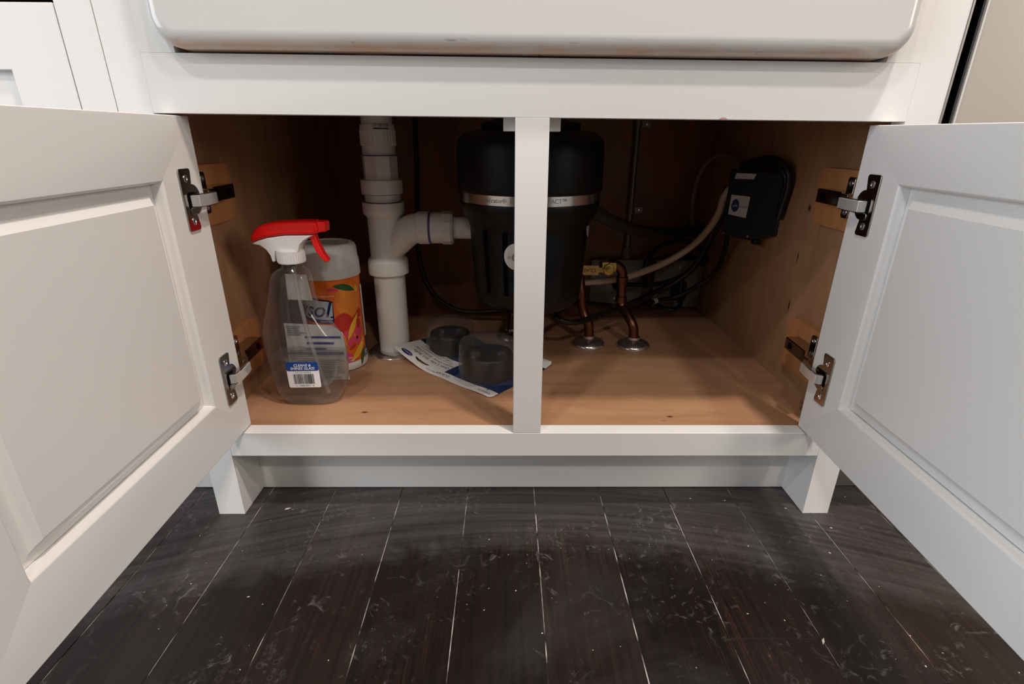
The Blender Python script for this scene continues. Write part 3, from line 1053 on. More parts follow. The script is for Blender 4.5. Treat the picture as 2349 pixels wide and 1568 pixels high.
# shallow ribs moulded into the lower shell
for a in (-0.42, -0.80):
    mb = MB()
    v, f = flat_mesh([[(-0.004, 0.29), (0.004, 0.29), (0.004, 0.392), (-0.004, 0.392)]], 0.006)

    def rib(p, a=a):
        r = 0.0895 + (p[1] - 0.272) * 0.0822 + 0.0012
        t = a + p[0] / r
        return (dx + r * math.sin(t), dy - r * math.cos(t), p[1])
    put(mb, (v, f), rib).build('rib', BLACK, dp)
v, f = text2d('InSinkErator\u00ae  Evolution COMPACT\u2122', 0.0098)
tw = max(p[0] for p in v) - min(p[0] for p in v)
put(MB(), (v, f), lambda p: cyl(0.1153, (dx, dy), 0)((p[0] * 0.140 / tw - 0.018, p[1] * 0.92 + 0.4392))).build('lettering', plain('etched_grey', (0.30, 0.29, 0.28), 0.45), dp)
# round badge on the front


def badge(p, off=0.0):
    r = 0.0895 + (p[1] + 0.3555 - 0.272) * 0.0822 + 0.0022 + off
    t = -0.215 + p[0] / r
    return (dx + r * math.sin(t), dy - r * math.cos(t), p[1] + 0.3555)


bd = put(MB(), flat_mesh([ellipse(0, 0, 0.0215, 0.0215, 40)], 0.005), badge).build('badge', plain('badge_silver', (0.70, 0.69, 0.68), 0.3, 0.3), dp, solid=None)
put(MB(), flat_mesh([ellipse(-0.0005, -0.001, 0.0079, 0.0079, 32)], 0.004), lambda p: badge(p, 0.0003)).build('badge_disc', GREYI, bd)
v, f = text2d('in', 0.0082)
mb = put(MB(), ([(a - 0.0125, b - 0.001) for a, b in v], f), lambda p: badge(p, 0.0003))
v, f = text2d('erator', 0.0058)
put(mb, ([(a + 0.0139, b - 0.001) for a, b in v], f), lambda p: badge(p, 0.0003)).build('badge_lettering', GREYI, bd)
v, f = text2d('sink', 0.0072)
put(MB(), ([(a - 0.0005, b - 0.001) for a, b in v], f), lambda p: badge(p, 0.0006)).build('badge_lettering', PAPER, bd)
# silver plate on the right flank
mb = MB()
ang = 1.28
for off, nm in ((0, 'a'),):
    def flank(p):
        r = 0.0985 + 0.0014
        t = ang + p[0] / r
        return (dx + r * math.sin(t), dy - r * math.cos(t), p[1] + 0.3935)
    put(mb, flat_mesh([ellipse(0, 0, 0.014, 0.0185, 32)], 0.005), flank)
fp = mb.build('side_badge', plain('side_badge_silver', (0.70, 0.69, 0.68), 0.3, 0.3), dp)

# ------------------------------------------------------------------ pipes and escutcheons
COP = {
    'a': ([(0.2262, 0.335, FZ), (0.2255, 0.335, 0.154), (0.2225, 0.335, 0.179), (0.214, 0.350, 0.196), (0.2055, 0.370, 0.209), (0.203, 0.375, 0.229), (0.202, 0.375, 0.256), (0.2005, 0.375, 0.277), (0.193, 0.375, 0.290), (0.178, 0.375, 0.2945), (0.168, 0.375, 0.2945)],
          'copper supply stub with a brass valve rising right of the disposer'),
    'b': ([(0.137, 0.342, FZ), (0.137, 0.342, 0.156), (0.135, 0.342, 0.179), (0.1275, 0.350, 0.196), (0.122, 0.355, 0.212), (0.118, 0.355, 0.243), (0.113, 0.372, 0.290), (0.108, 0.385, 0.330)],
          'copper supply stub rising just under the disposer\'s right side'),
    'c': ([(-0.019, 0.385, FZ), (-0.018, 0.385, 0.160), (-0.015, 0.385, 0.185), (-0.010, 0.390, 0.210), (-0.006, 0.395, 0.260), (-0.004, 0.400, 0.330)],
          'copper supply stub half hidden behind the centre stile'),
}
for k, (pts, lab) in COP.items():
    p0 = pts[0]
    t = thing('supply_pipe', p0, lab, 'pipe')
    MB().tube(pts, 0.0096, 18, 5).build('copper_tube', COPPER, t, smooth=60)
    if k == 'a':
        MB().lathe([(0.0096, 0), (0.0118, 0.001), (0.0118, 0.012), (0.0096, 0.013)], (p0[0], p0[1]), 20, ax=(0, 0, 1), org=(0.2018, 0.375, 0.258)).build('solder_joint', COPPER, t, smooth=40)
        MB().lathe([(0.0096, 0), (0.0118, 0.001), (0.0118, 0.012), (0.0096, 0.013)], seg=20, ax=(0, 0, 1), org=(0.203, 0.375, 0.217)).build('solder_joint', COPPER, t, smooth=40)
        MB().lathe([(0.010, 0), (0.0125, 0.002), (0.0125, 0.016), (0.0145, 0.018), (0.0145, 0.030), (0.011, 0.032)], seg=8, ax=(-1, 0, 0), org=(0.188, 0.375, 0.2905)).build('valve_body', BRASS, t, smooth=30)
        hd = MB().lathe([(0.0115, 0), (0.0115, 0.005), (0.009, 0.006), (0.005, 0.0062), (0.0046, 0.009), (0.002, 0.0092)], seg=8, ax=(0, -1, 0), org=(0.1705, 0.3605, 0.2885)).build('valve_handle', BRASS, t, smooth=30)
        tg = MB().prism(rrect(0.1195, 0.1515, 0.2765, 0.2955, 0.0015, 3), lambda p: (p[0], 0.3600, p[1]), lambda p: (p[0], 0.3612, p[1])).build('handle_tag', plain('yellow_tag', (0.72, 0.46, 0.16), 0.5), t)
        MB().box(0.150, 0.166, 0.3602, 0.3622, 0.2815, 0.2915).build('handle_lever', BRASS, t, bevel=0.0006)
        v, f = text2d('CLASS', 0.0105)
        put(MB(), (v, f), lambda p: (0.1310 - p[0], 0.3596, 0.2862 - p[1])).build('lettering', INK, tg)
for (x, y, lab) in ((0.2262, 0.335, 'round chrome escutcheon, rightmost of the three on the cabinet floor'),
                    (0.1370, 0.342, 'round chrome escutcheon with a split line, middle one right of the centre stile'),
                    (-0.019, 0.385, 'round chrome escutcheon partly hidden by the centre stile')):
    MB().lathe([(0.0100, FZ + 0.0005), (0.0325, FZ + 0.0005), (0.0330, FZ + 0.0025), (0.0318, FZ + 0.0065), (0.0280, FZ + 0.0100), (0.0210, FZ + 0.0130), (0.0140, FZ + 0.0148), (0.0120, FZ + 0.0165), (0.0118, FZ + 0.0210), (0.0100, FZ + 0.0212)], (x, y), 40).build(
        'escutcheon', CHROME, None, smooth=35, label=lab, cat='pipe cover', group='floor escutcheons')


def cable(name, pts, r, mat, label, cat, seg=10):
    return MB().tube(pts, r, seg, 6).build(name, mat, None, smooth=60, label=label, cat=cat)


cable('drain_hose', [(0.080, 0.262, 0.418), (0.108, 0.292, 0.410), (0.132, 0.33, 0.400), (0.17, 0.38, 0.380), (0.231, 0.45, 0.352), (0.316, 0.52, 0.332), (0.425, 0.592, 0.325), (0.4385, 0.596, 0.325)], 0.0125, HOSE,
      'thick dark grey drain hose sagging from the disposer to the back corner', 'hose')
cable('supply_tube', [(0.105, 0.405, 0.248), (0.13, 0.405, 0.250), (0.188, 0.42, 0.251), (0.249, 0.45, 0.257), (0.321, 0.48, 0.277), (0.369, 0.47, 0.315), (0.389, 0.44, 0.359), (0.395, 0.42, 0.392), (0.395, 0.41, 0.418), (0.402, 0.400, 0.440)], 0.0072, CREAM,
      'cream plastic tube sweeping up to the black control box', 'tube')
cable('air_tube', [(0.407, 0.590, 0.320), (0.400, 0.590, 0.376), (0.399, 0.585, 0.425), (0.405, 0.575, 0.463), (0.417, 0.56, 0.486), (0.427, 0.52, 0.497), (0.428, 0.46, 0.489), (0.421, 0.40, 0.467)], 0.0055, FAINT,
      'faint cream tube looping over in the dark back corner behind the control box', 'tube')
cable('power_cord', [(0.402, 0.418, 0.439), (0.404, 0.446, 0.395), (0.405, 0.47, 0.338), (0.384, 0.47, 0.28), (0.351, 0.47, 0.241), (0.294, 0.46, 0.212), (0.22, 0.415, 0.196), (0.154, 0.355, 0.194), (0.104, 0.305, 0.198), (0.075, 0.295, 0.205), (0.066, 0.305, 0.213), (0.080, 0.325, 0.219), (0.105, 0.375, 0.214), (0.15, 0.42, 0.199), (0.2, 0.46, 0.182)], 0.0058, RUBBER,
      'black power cord sweeping down and looping in front of the copper stubs', 'cord')
cable('power_cord', [(0.412, 0.428, 0.430), (0.416, 0.458, 0.376), (0.408, 0.486, 0.308), (0.384, 0.49, 0.26), (0.351, 0.50, 0.233), (0.309, 0.52, 0.215), (0.256, 0.55, 0.207), (0.247, 0.582, 0.199)], 0.0055, RUBBER,
      'black cord running from the control box to the left wall box', 'cord')
cable('power_cord', [(0.404, 0.385, 0.352), (0.421, 0.43, 0.307), (0.421, 0.46, 0.258), (0.395, 0.48, 0.223), (0.353, 0.49, 0.195), (0.292, 0.48, 0.185), (0.262, 0.46, 0.178)], 0.0052, RUBBER,
      'outermost black cord dropping from the control box\'s lower corner', 'cord')
cable('power_cord', [(0.303, 0.557, 0.196), (0.298, 0.565, 0.236), (0.309, 0.575, 0.27), (0.337, 0.575, 0.296), (0.374, 0.565, 0.306), (0.404, 0.545, 0.302), (0.414, 0.505, 0.285), (0.405, 0.500, 0.262)], 0.006, RUBBER,
      'black cord arching over the right wall box', 'cord')
cable('power_cord', [(0.314, 0.52, 0.176), (0.324, 0.50, 0.167), (0.347, 0.49, 0.164), (0.369, 0.50, 0.171), (0.372, 0.52, 0.197), (0.377, 0.53, 0.225)], 0.0055, RUBBER,
      'short black cord curling on the cabinet floor below the right wall box', 'cord')
cable('appliance_cord', [(-0.214, 0.5, 0.606), (-0.214, 0.5, 0.538), (-0.216, 0.5, 0.454), (-0.22, 0.5, 0.365), (-0.223, 0.5, 0.29), (-0.212, 0.5, 0.231), (-0.188, 0.49, 0.194), (-0.149, 0.48, 0.169), (-0.109, 0.47, 0.164), (-0.06, 0.46, 0.169), (-0.007, 0.45, 0.176), (0.05, 0.44, 0.19)], 0.0052, RUBBER,
      'thin black cord hanging behind the white drain pipe', 'cord')
for p, lab in (((0.300, 0.478, 0.206), 'pale cord tie band on the upper black cord'), ((0.303, 0.474, 0.190), 'pale cord tie band on the lower black cord')):
    MB().lathe([(0.0056, -0.004), (0.0068, -0.004), (0.0068, 0.004), (0.0056, 0.004)], seg=14, ax=(1, 0.3, 0.35), org=p, cap=False).build('cord_tag', STICK, None, smooth=40, label=lab, cat='cord tag')

# wall boxes on the back panel
for (x0, x1, z0, z1, yf, lab) in ((0.176, 0.297, 0.151, 0.256, 0.585, 'grey metal junction box under the conduit on the back panel'), (0.327, 0.438, 0.145, 0.258, 0.575, 'grey outlet box in the right back corner')):
    t = thing('wall_box', ((x0 + x1) / 2, 0.609, z0), lab, 'electrical box')
    MB().box(x0, x1, yf + 0.004, 0.6095, z0, z1).build('body', GALV, t, bevel=0.002)
    MB().prism(rrect(x0 - 0.002, x1 + 0.002, z0 - 0.002, z1 + 0.002, 0.005), lambda p: (p[0], yf, p[1]), lambda p: (p[0], yf + 0.004, p[1])).build('cover_plate', GALV, t, bevel=0.001)
    cx, cz = (x0 + x1) / 2, (z0 + z1) / 2
    for dz in (-0.041, 0.041):
        MB().lathe([(0.0035, 0), (0.003, 0.0014), (0.001, 0.0015)], seg=14, ax=(0, -1, 0), org=(cx, yf, cz + dz)).build('screw', CHROME, t, smooth=40)
    if x0 < 0.3:
        MB().lathe([(0.017, 0), (0.017, 0.002), (0.0145, 0.003), (0.0145, 0.001)], seg=24, ax=(0, -1, 0), org=(0.243, yf, 0.200)).build('cable_clamp', BLACK, t, smooth=40)
    else:
        MB().prism(rrect(cx - 0.016, cx + 0.016, 0.166, 0.212, 0.006), lambda p: (p[0], yf - 0.024, p[1]), lambda p: (p[0], yf, p[1])).build('plug', RUBBER, t, bevel=0.003)

cn = thing('conduit', (0.2595, 0.600, 0.258), 'thin steel conduit running up the back panel from the wall box', 'conduit')
MB().lathe([(0.0068, 0.258), (0.0068, 0.868)], (0.2595, 0.600), 16).build('tube', CONDUIT, cn, smooth=40)
MB().lathe([(0.0115, 0.256), (0.0115, 0.272), (0.0095, 0.274), (0.0095, 0.286), (0.007, 0.287)], (0.2595, 0.600), 10).build('connector', GALV, cn, smooth=30)
for z in (0.371, 0.557):
    mb = MB().lathe([(0.0072, -0.006), (0.0092, -0.006), (0.0092, 0.006), (0.0072, 0.006)], seg=16, ax=(0, 0, 1), org=(0.2595, 0.600, z), cap=False)
    mb.box(0.266, 0.290, 0.6065, 0.6098, z - 0.007, z + 0.007)
    st = mb.build('strap', CONDUIT, cn, smooth=40)
    MB().lathe([(0.004, 0), (0.003, 0.0018), (0.001, 0.002)], seg=12, ax=(0, -1, 0), org=(0.281, 0.6065, z)).build('screw', CHROME, st, smooth=40)

# ------------------------------------------------------------------ control box on the right side panel
sb = thing('control_box', (0.41, 0.33, 0.36), 'black control box with white stickers mounted on the right side panel', 'control box')
# oblong housing; narrow labelled end turned to the front
A = Vector((0.3845, 0.352))
B = Vector((0.4335, 0.345))


def end_face(zb, zt):
    return [(A.x, A.y, zb), (B.x, B.y, zb), (B.x, B.y, zt), (A.x, A.y, zt)]


poly = [(0.3800, 0.3560), (0.4180, 0.3300), (0.4405, 0.2600), (0.4425, 0.2600), (0.4425, 0.4400), (0.4000, 0.4300)]
mb = MB()
zb0, zt0 = 0.3560, 0.4735
front0, front1 = Vector((0.3795, 0.3580)), Vector((0.4150, 0.3130))
n2 = len(poly)
poly = [(front0.x, front0.y), (front1.x, front1.y), (0.4405, 0.2720), (0.4425, 0.2760), (0.4425, 0.4200), (0.4050, 0.4150)]
mb.prism(poly, lambda p: (p[0], p[1], zb0 + (0.012 if p[1] < 0.30 else 0)), lambda p: (p[0], p[1], zt0))
mb.build('housing', SWITCHB, sb, bevel=0.004)
MB().tube([(front1.x + 0.0022, front1.y - 0.001, zb0 + 0.003), (front1.x + 0.0022, front1.y - 0.001, zt0 - 0.003)], 0.0012, 8, 1).build('edge_seam', GREYI, sb)
MB().box(0.419, 0.431, 0.300, 0.318, 0.3475, 0.3575).build('strain_relief', SWITCHB, sb, bevel=0.002)
dirn = (front1 - front0)
Lf = dirn.length
dirn.normalize()
nf = Vector((dirn.y, -dirn.x))


def ff(p, off=0.0005):
    q = front0 + dirn * p[0] + nf * (off + 0.0002)
    return (q.x, q.y, p[1])


put(MB(), flat_mesh([[(0.010, 0.4590), (0.0460, 0.4600), (0.0490, 0.4690), (0.0120, 0.4690)]]), ff).build('sticker', STICK, sb)
lg = put(MB(), flat_mesh([[(0.0080, 0.3960), (0.0430, 0.3925), (0.0450, 0.4300), (0.0090, 0.4310)]]), ff).build('logo_sticker', STICK, sb)
put(MB(), flat_mesh([ellipse(0.0195, 0.4125, 0.0073, 0.0115, 24)]), lambda p: ff(p, 0.0009)).build('logo_disc', NAVY, lg)
v, f = text2d('in', 0.0068)
mb = put(MB(), ([(a + 0.0100, b + 0.4125) for a, b in v], f), lambda p: ff(p, 0.0009))
v, f = text2d('erator', 0.0068)
put(mb, ([(a + 0.0350, b + 0.4115) for a, b in v], f), lambda p: ff(p, 0.0009)).build('logo_lettering', GREYI, lg)
v, f = text2d('sink', 0.0062)
put(MB(), ([(a + 0.0195, b + 0.4125) for a, b in v], f), lambda p: ff(p, 0.0013)).build('logo_lettering', STICK, lg)
for u, z in ((0.004, 0.3605), (0.052, 0.3610)):
    q = ff((u, z))
    MB().lathe([(0.0022, 0), (0.002, 0.001), (0.001, 0.0011)], seg=12, ax=(nf.x, nf.y, 0), org=q).build('screw', CHROME, sb, smooth=40)
for i, r in enumerate((0.0, 0.010)):
    cable('power_cord', [(0.405, 0.372, 0.4775 + 0.0), (0.407, 0.34, 0.488 - r), (0.416, 0.30, 0.4945 - r), (0.424, 0.27 + r * .4, 0.4905 - r), (0.430, 0.252 + r * .7, 0.476 - r * .6), (0.434, 0.250 + r * .8, 0.455), (0.435, 0.258 + r * .6, 0.425 + r), (0.434, 0.262, 0.400)], 0.0058, RUBBER,
          ('outer' if i == 0 else 'inner') + ' black cord coiled over the top of the control box', 'cord')

# ------------------------------------------------------------------ disinfecting wipes canister
kx, ky, kr = -0.3365, 0.2520, 0.0495
kn = thing('wipes_canister', (kx, ky, FZ), 'orange citrus-print disinfecting wipes canister with grey lid behind the spray bottle', 'canister')
MB().lathe([(0.044, FZ), (0.0488, FZ + 0.002), (0.0498, FZ + 0.006), (0.0498, FZ + 0.014), (0.0485, FZ + 0.016), (0.0485, 0.306)], (kx, ky), 56).build('body', WHITEP, kn, smooth=40)
MB().lathe([(0.0490, 0.3045), (0.0520, 0.3050), (0.0512, 0.331), (0.0498, 0.333), (0.0490, 0.350), (0.0470, 0.3555), (0.0430, 0.3585), (0.0380, 0.3590), (0.0370, 0.3572), (0.0120, 0.3570), (0.0, 0.3572)], (kx, ky), 56, cap=False).build('lid', GREYLID, kn, smooth=35)


def kc(off=0.0):
    r = kr + off

    def f(p):
        a = p[0] / kr
        return (kx + r * math.sin(a), ky - r * math.cos(a), p[1])
    return f


lb = MB()
v, f = flat_mesh([[(-0.1555, FZ + 0.0165), (0.1555, FZ + 0.0165), (0.1555, 0.3045), (-0.1555, 0.3045)]], 0.006)
put(lb, (v, f), kc(-0.0004)).build('label_wrap', ORANGE, kn, smooth=30)
n0 = 0
PR = []


def pr(name, polys, mat, off):
    put(MB(), flat_mesh(polys, 0.005), kc(off)).build(name, mat, kn, smooth=30)


# u = arc length; the part facing the camera spans about -0.03..0.075
pr('printed_fruit', [ellipse(0.043, 0.266, 0.024, 0.030, 28)], ORANGE2, 0.0002)
pr('printed_fruit', [ellipse(0.020, 0.205, 0.030, 0.022, 28)], ORANGE2, 0.0002)
pr('printed_shadow', [ellipse(0.030, 0.226, 0.017, 0.020, 20)], REDPR, 0.0003)
pr('printed_leaf', [leaf(0.018, 0.2945, 0.058, 0.281, 0.008, 0.003)], GREEN, 0.0005)
pr('printed_slice', [leaf(0.031, 0.193, 0.062, 0.242, 0.011, 0.004)], REDPR, 0.0004)
pr('printed_slice', [leaf(0.033, 0.194, 0.059, 0.241, 0.006, 0.004)], YELLOW, 0.0006)
pr('printed_flower', [ellipse(0.048 + 0.012 * math.cos(a), 0.202 + 0.013 * math.sin(a), 0.010, 0.007, 14, a) for a in (0.3, 1.55, 2.8, 4.0, 5.3)], PINK, 0.0005)
pr('printed_petal', [ellipse(0.056, 0.221, 0.009, 0.009, 16), ellipse(0.064, 0.239, 0.007, 0.008, 16)], REDPR, 0.0003)
pr('flower_eye', [ellipse(0.052, 0.196, 0.0022, 0.0030, 12)], INK, 0.0007)
pr('printed_slice', [leaf(0.034, 0.154, 0.069, 0.193, 0.003, 0.010)], YELLOW, 0.0006)
pr('printed_slice', [leaf(0.034, 0.176, 0.050, 0.186, 0.003, 0.002)], REDPR, 0.0008)
pr('printed_leaf', [leaf(0.056, 0.141, 0.072, 0.176, 0.007, 0.003)], GREEN, 0.0008)
pr('printed_slice', [leaf(0.008, 0.288, 0.028, 0.286, 0.004, 0.002)], PINK, 0.0003)
pr('printed_slice', [leaf(-0.004, 0.1555, 0.050, 0.156, 0.020, 0.002)], PINK, 0.0003)
pr('printed_highlight', [ellipse(0.062, 0.283, 0.004, 0.006, 14)], YELLOW, 0.0004)
# name plate
pr('name_plate', [[(-0.060, 0.2345), (0.0125, 0.2295), (0.0150, 0.232), (0.0160, 0.268), (0.010, 0.2710), (-0.015, 0.2745), (-0.060, 0.274)]], NAVY, 0.0007)
pr('name_panel', [[(-0.058, 0.2395), (0.0130, 0.2365), (0.0152, 0.2660), (0.010, 0.2685), (-0.015, 0.2715), (-0.058, 0.271)]], SKYB, 0.0010)
v, f = text2d('Lysol', 0.038, shear=0.30, bold=0.0004, space=0.98)
put(MB(), ([(a - 0.0300, b + 0.2535) for a, b in v], f), kc(0.0014)).build('lettering', NAVY, kn)
v, f = text2d('.', 0.03)
mb = put(MB(), ([(a + 0.0118, b + 0.2490) for a, b in v], f), kc(0.0014))
mb.build('lettering', NAVY, kn)
mb = MB()
for body, sz, u, z in (('MANGO & HIBISCUS SCENT', 0.0032, 0.000, 0.2775), ('DISINFECTING', 0.003, 0.002, 0.2335)):
    v, f = text2d(body, sz)
    put(mb, ([(a + u, b + z) for a, b in v], f), kc(0.0014))
mb.build('lettering', PAPER, kn)
mb = MB()
for body, sz, u, z in (('80', 0.0062, 0.034, 0.1620), ('WIPES', 0.0038, 0.036, 0.1565)):
    v, f = text2d(body, sz)
    put(mb, ([(a + u, b + z) for a, b in v], f), kc(0.0014))
mb.build('lettering', PAPER, kn)
# side strip with the recycling mark
pr('ingredients_strip', [[(0.0765, 0.190), (0.100, 0.190), (0.100, 0.283), (0.0765, 0.286)]], PAPER, 0.0008)
pr('ingredients_strip', [[(0.0775, FZ + 0.018), (0.100, FZ + 0.018), (0.100, 0.190), (0.0775, 0.190)]], NAVY, 0.0006)
pr('recycling_panel', [[(0.0690, 0.1470), (0.0785, 0.1490), (0.0785, 0.1670), (0.0690, 0.1650)]], SKYB, 0.0010)
polys = []
for k in range(3):
    a = PI / 2 + 2 * PI * k / 3
    cx, cz = 0.0738, 0.1585
    p0 = (cx + 0.0036 * math.cos(a - 0.75), cz + 0.0044 * math.sin(a - 0.75))
    p1 = (cx + 0.0044 * math.cos(a + 0.1), cz + 0.0054 * math.sin(a + 0.1))
    p2 = (cx + 0.0036 * math.cos(a + 0.75), cz + 0.0044 * math.sin(a + 0.75))
    p3 = (cx + 0.0020 * math.cos(a + 0.5), cz + 0.0024 * math.sin(a + 0.5))
    p4 = (cx + 0.0020 * math.cos(a - 0.5), cz + 0.0024 * math.sin(a - 0.5))
    polys.append([p0, p1, p2, p3, p4])
pr('recycling_mark', polys, INK, 0.0014)

# ------------------------------------------------------------------ spray bottle
sx, sy = -0.3375, 0.1130
sp = thing('spray_bottle', (sx, sy, FZ), 'clear spray bottle with red and white trigger head, half full of clear cleaner', 'spray bottle')
PROF = [(0.1370, -0.3720, -0.3010, 0.0235), (0.1385, -0.3755, -0.2970, 0.0260), (0.1440, -0.3810, -0.2905, 0.0285), (0.1560, -0.3870, -0.2835, 0.0300), (0.1700, -0.3905, -0.2805, 0.0305), (0.1950, -0.3925, -0.2790, 0.0305),
        (0.2150, -0.3935, -0.2785, 0.0305), (0.2300, -0.3945, -0.2810, 0.0305), (0.2440, -0.3945, -0.2860, 0.0300), (0.2560, -0.3935, -0.2935, 0.0290), (0.2680, -0.3905, -0.3010, 0.0275), (0.2800, -0.3865, -0.3080, 0.0260),
        (0.2920, -0.3825, -0.3130, 0.0245), (0.3050, -0.3785, -0.3155, 0.0230), (0.3200, -0.3745, -0.3165, 0.0220), (0.3320, -0.3715, -0.3170, 0.0215), (0.3400, -0.3680, -0.3185, 0.0200), (0.3450, -0.3620, -0.3225, 0.0180),
        (0.3480, -0.3550, -0.3255, 0.0150)]


def section(z, xl, xr, hd, n=28, inset=0.0):
    cx, hw = (xl + xr) / 2, (xr - xl) / 2 - inset
    hd = hd - inset
    out = []
    for k in range(n):
        a = 2 * PI * k / n
        c, s = math.cos(a), math.sin(a)
        e = 0.55
        out.append((cx + hw * math.copysign(abs(c) ** e, c), sy + hd * math.copysign(abs(s) ** e, s), z))
    return out


def loft(secs):
    n = len(secs[0])
    vs = [p for q in secs for p in q]
    fs = []
    for i in range(len(secs) - 1):
        for k in range(n):
            a, b = i * n + k, i * n + (k + 1) % n
            fs.append((a, b, b + n, a + n))
    fs.append(tuple(range(n))[::-1])
    fs.append(tuple(range((len(secs) - 1) * n, len(secs) * n)))
    return MB().add(vs, fs)


bcx, bcy = -0.3395, sy
secs = [section(*q) for q in PROF]
for z, r in ((0.3495, 0.0150), (0.3550, 0.0150), (0.3570, 0.0140)):
    secs.append([(bcx + r * math.cos(2 * PI * k / 28), bcy + r * math.sin(2 * PI * k / 28), z) for k in range(28)])
loft(secs).build('bottle', PET, sp, smooth=45)


def interp(z):
    for a, b in zip(PROF, PROF[1:]):
        if a[0] <= z <= b[0]:
            t = (z - a[0]) / (b[0] - a[0])
            return tuple(a[i] + (b[i] - a[i]) * t for i in range(4))
    return PROF[-1]


secs = [section(*interp(z), inset=0.0011) for z in (0.1392, 0.1440, 0.1500, 0.1560, 0.1700, 0.1850, 0.1950, 0.2050, 0.2130)]
loft(secs).build('liquid', LIQ, sp, smooth=45)
MB().tube([(bcx + 0.001, bcy, 0.350), (-0.337, sy, 0.300), (-0.330, sy - 0.002, 0.240), (-0.318, sy - 0.004, 0.180), (-0.310, sy - 0.006, 0.1480)], 0.0030, 12, 5).build('dip_tube', TUBEP, sp, smooth=60)
# screw collar with fine knurls
mb = MB().lathe([(0.0185, 0.3560), (0.0192, 0.3570), (0.0190, 0.3740), (0.0165, 0.3760)], (bcx, bcy), 36)
for k in range(36):
    a = 2 * PI * k / 36
    c, s = math.cos(a), math.sin(a)
    mb.add([(bcx + r * c - q * s, bcy + r * s + q * c, z) for z in (0.358, 0.373) for r, q in ((0.0186, -.0006), (0.0196, -.0004), (0.0196, .0004), (0.0186, .0006))],
           [(0, 1, 5, 4), (1, 2, 6, 5), (2, 3, 7, 6), (0, 3, 2, 1), (4, 5, 6, 7)])
mb.build('collar', WHITEP, sp, smooth=30)


def head(poly, t0, name, mat, bev, cy=bcy):
    mb = MB().prism(poly, lambda p: (p[0], cy - t0, p[1]), lambda p: (p[0], cy + t0, p[1]))
    return mb.build(name, mat, sp, bevel=bev, bseg=4)


white = [(-0.3870, 0.3845), (-0.3800, 0.3880), (-0.3650, 0.3925), (-0.3400, 0.3960), (-0.2995, 0.3965), (-0.3060, 0.3935), (-0.3140, 0.3890), (-0.3200, 0.3830), (-0.3225, 0.3770), (-0.3225, 0.3735), (-0.3560, 0.3735), (-0.3575, 0.3680),
         (-0.3590, 0.3585), (-0.3625, 0.3590), (-0.3640, 0.3680), (-0.3685, 0.3760), (-0.3760, 0.3820)]
head(white, 0.0125, 'sprayer_body', WHITEP, 0.0035)
red = [(-0.3885, 0.3850), (-0.3870, 0.3950), (-0.3820, 0.4030), (-0.3740, 0.4090), (-0.3640, 0.4125), (-0.3480, 0.4148), (-0.3100, 0.4160), (-0.2930, 0.4158), (-0.2915, 0.4005), (-0.2985, 0.3972), (-0.3400, 0.3968), (-0.3650, 0.3932), (-0.3800, 0.3888)]
head(red, 0.0145, 'red_shroud', REDP, 0.0050)
head([(-0.2935, 0.4000), (-0.2820, 0.4012), (-0.2815, 0.4130), (-0.2835, 0.4150), (-0.2935, 0.4152)], 0.0095, 'nozzle', REDP, 0.0020)
trig = [(-0.3150, 0.3960), (-0.2995, 0.3965), (-0.2980, 0.3900), (-0.2950, 0.3800), (-0.2905, 0.3690), (-0.2850, 0.3605), (-0.2858, 0.3578), (-0.2890, 0.3572), (-0.2950, 0.3630), (-0.3010, 0.3730), (-0.3045, 0.3840), (-0.3060, 0.3905), (-0.3120, 0.3910)]
head(trig, 0.0065, 'trigger', REDP, 0.0025)

# front sticker, slightly proud of the flat bottle face


def front(p, off=0.0008):
    q = interp(p[1])
    return (p[0], sy - q[3] - off, p[1])


def tiltp(p, c=(-0.3350, 0.1910), a=0.02):
    x, z = p
    return (c[0] + x * math.cos(a) - z * math.sin(a), c[1] + x * math.sin(a) + z * math.cos(a))


LBW, LBH = 0.0243, 0.0213
lab = put(MB(), flat_mesh([[tiltp(q) for q in rrect(-LBW, LBW, -LBH, LBH, 0.003)]], 0.006), front).build('front_label', PAPER, sp)
pl = [tiltp(q) for q in rrect(-LBW, LBW, 0.0065, LBH, 0.003)]
put(MB(), flat_mesh([pl], 0.006), lambda p: front(p, 0.0011)).build('label_header', BLUEL, lab)
mb = MB()
for body, z in (('CLEANS &', 0.0155), ('SHINES GLASS', 0.0104)):
    v, f = text2d(body, 0.0058, shear=0.25, bold=0.0001)
    put(mb, ([tiltp((a, b + z)) for a, b in v], f), lambda p: front(p, 0.0015))
mb.build('label_lettering', PAPER, lab)
mb = MB()
v, f = text2d('25 FL OZ VINEGAR', 0.0029)
put(mb, ([tiltp((a, b + 0.0040)) for a, b in v], f), lambda p: front(p, 0.0013))
v, f = text2d('0   19800 70331   8', 0.0034)
put(mb, ([tiltp((a, b - 0.0180)) for a, b in v], f), lambda p: front(p, 0.0013))
x = -0.0155
rb = random.Random(3)
while x < 0.0150:
    w = rb.choice((0.00035, 0.00035, 0.0006, 0.0009))
    put(mb, flat_mesh([[tiltp(q) for q in ((x, -0.0150), (x + w, -0.0150), (x + w, 0.0015), (x, 0.0015))]]), lambda p: front(p, 0.0013))
    x += w + rb.choice((0.00035, 0.0005, 0.0008))
mb.build('barcode', INK, lab)

# back label read through the clear bottle


def back(p, off=0.0006):
    q = interp(p[1])
    return (p[0], sy + q[3] + off, p[1])


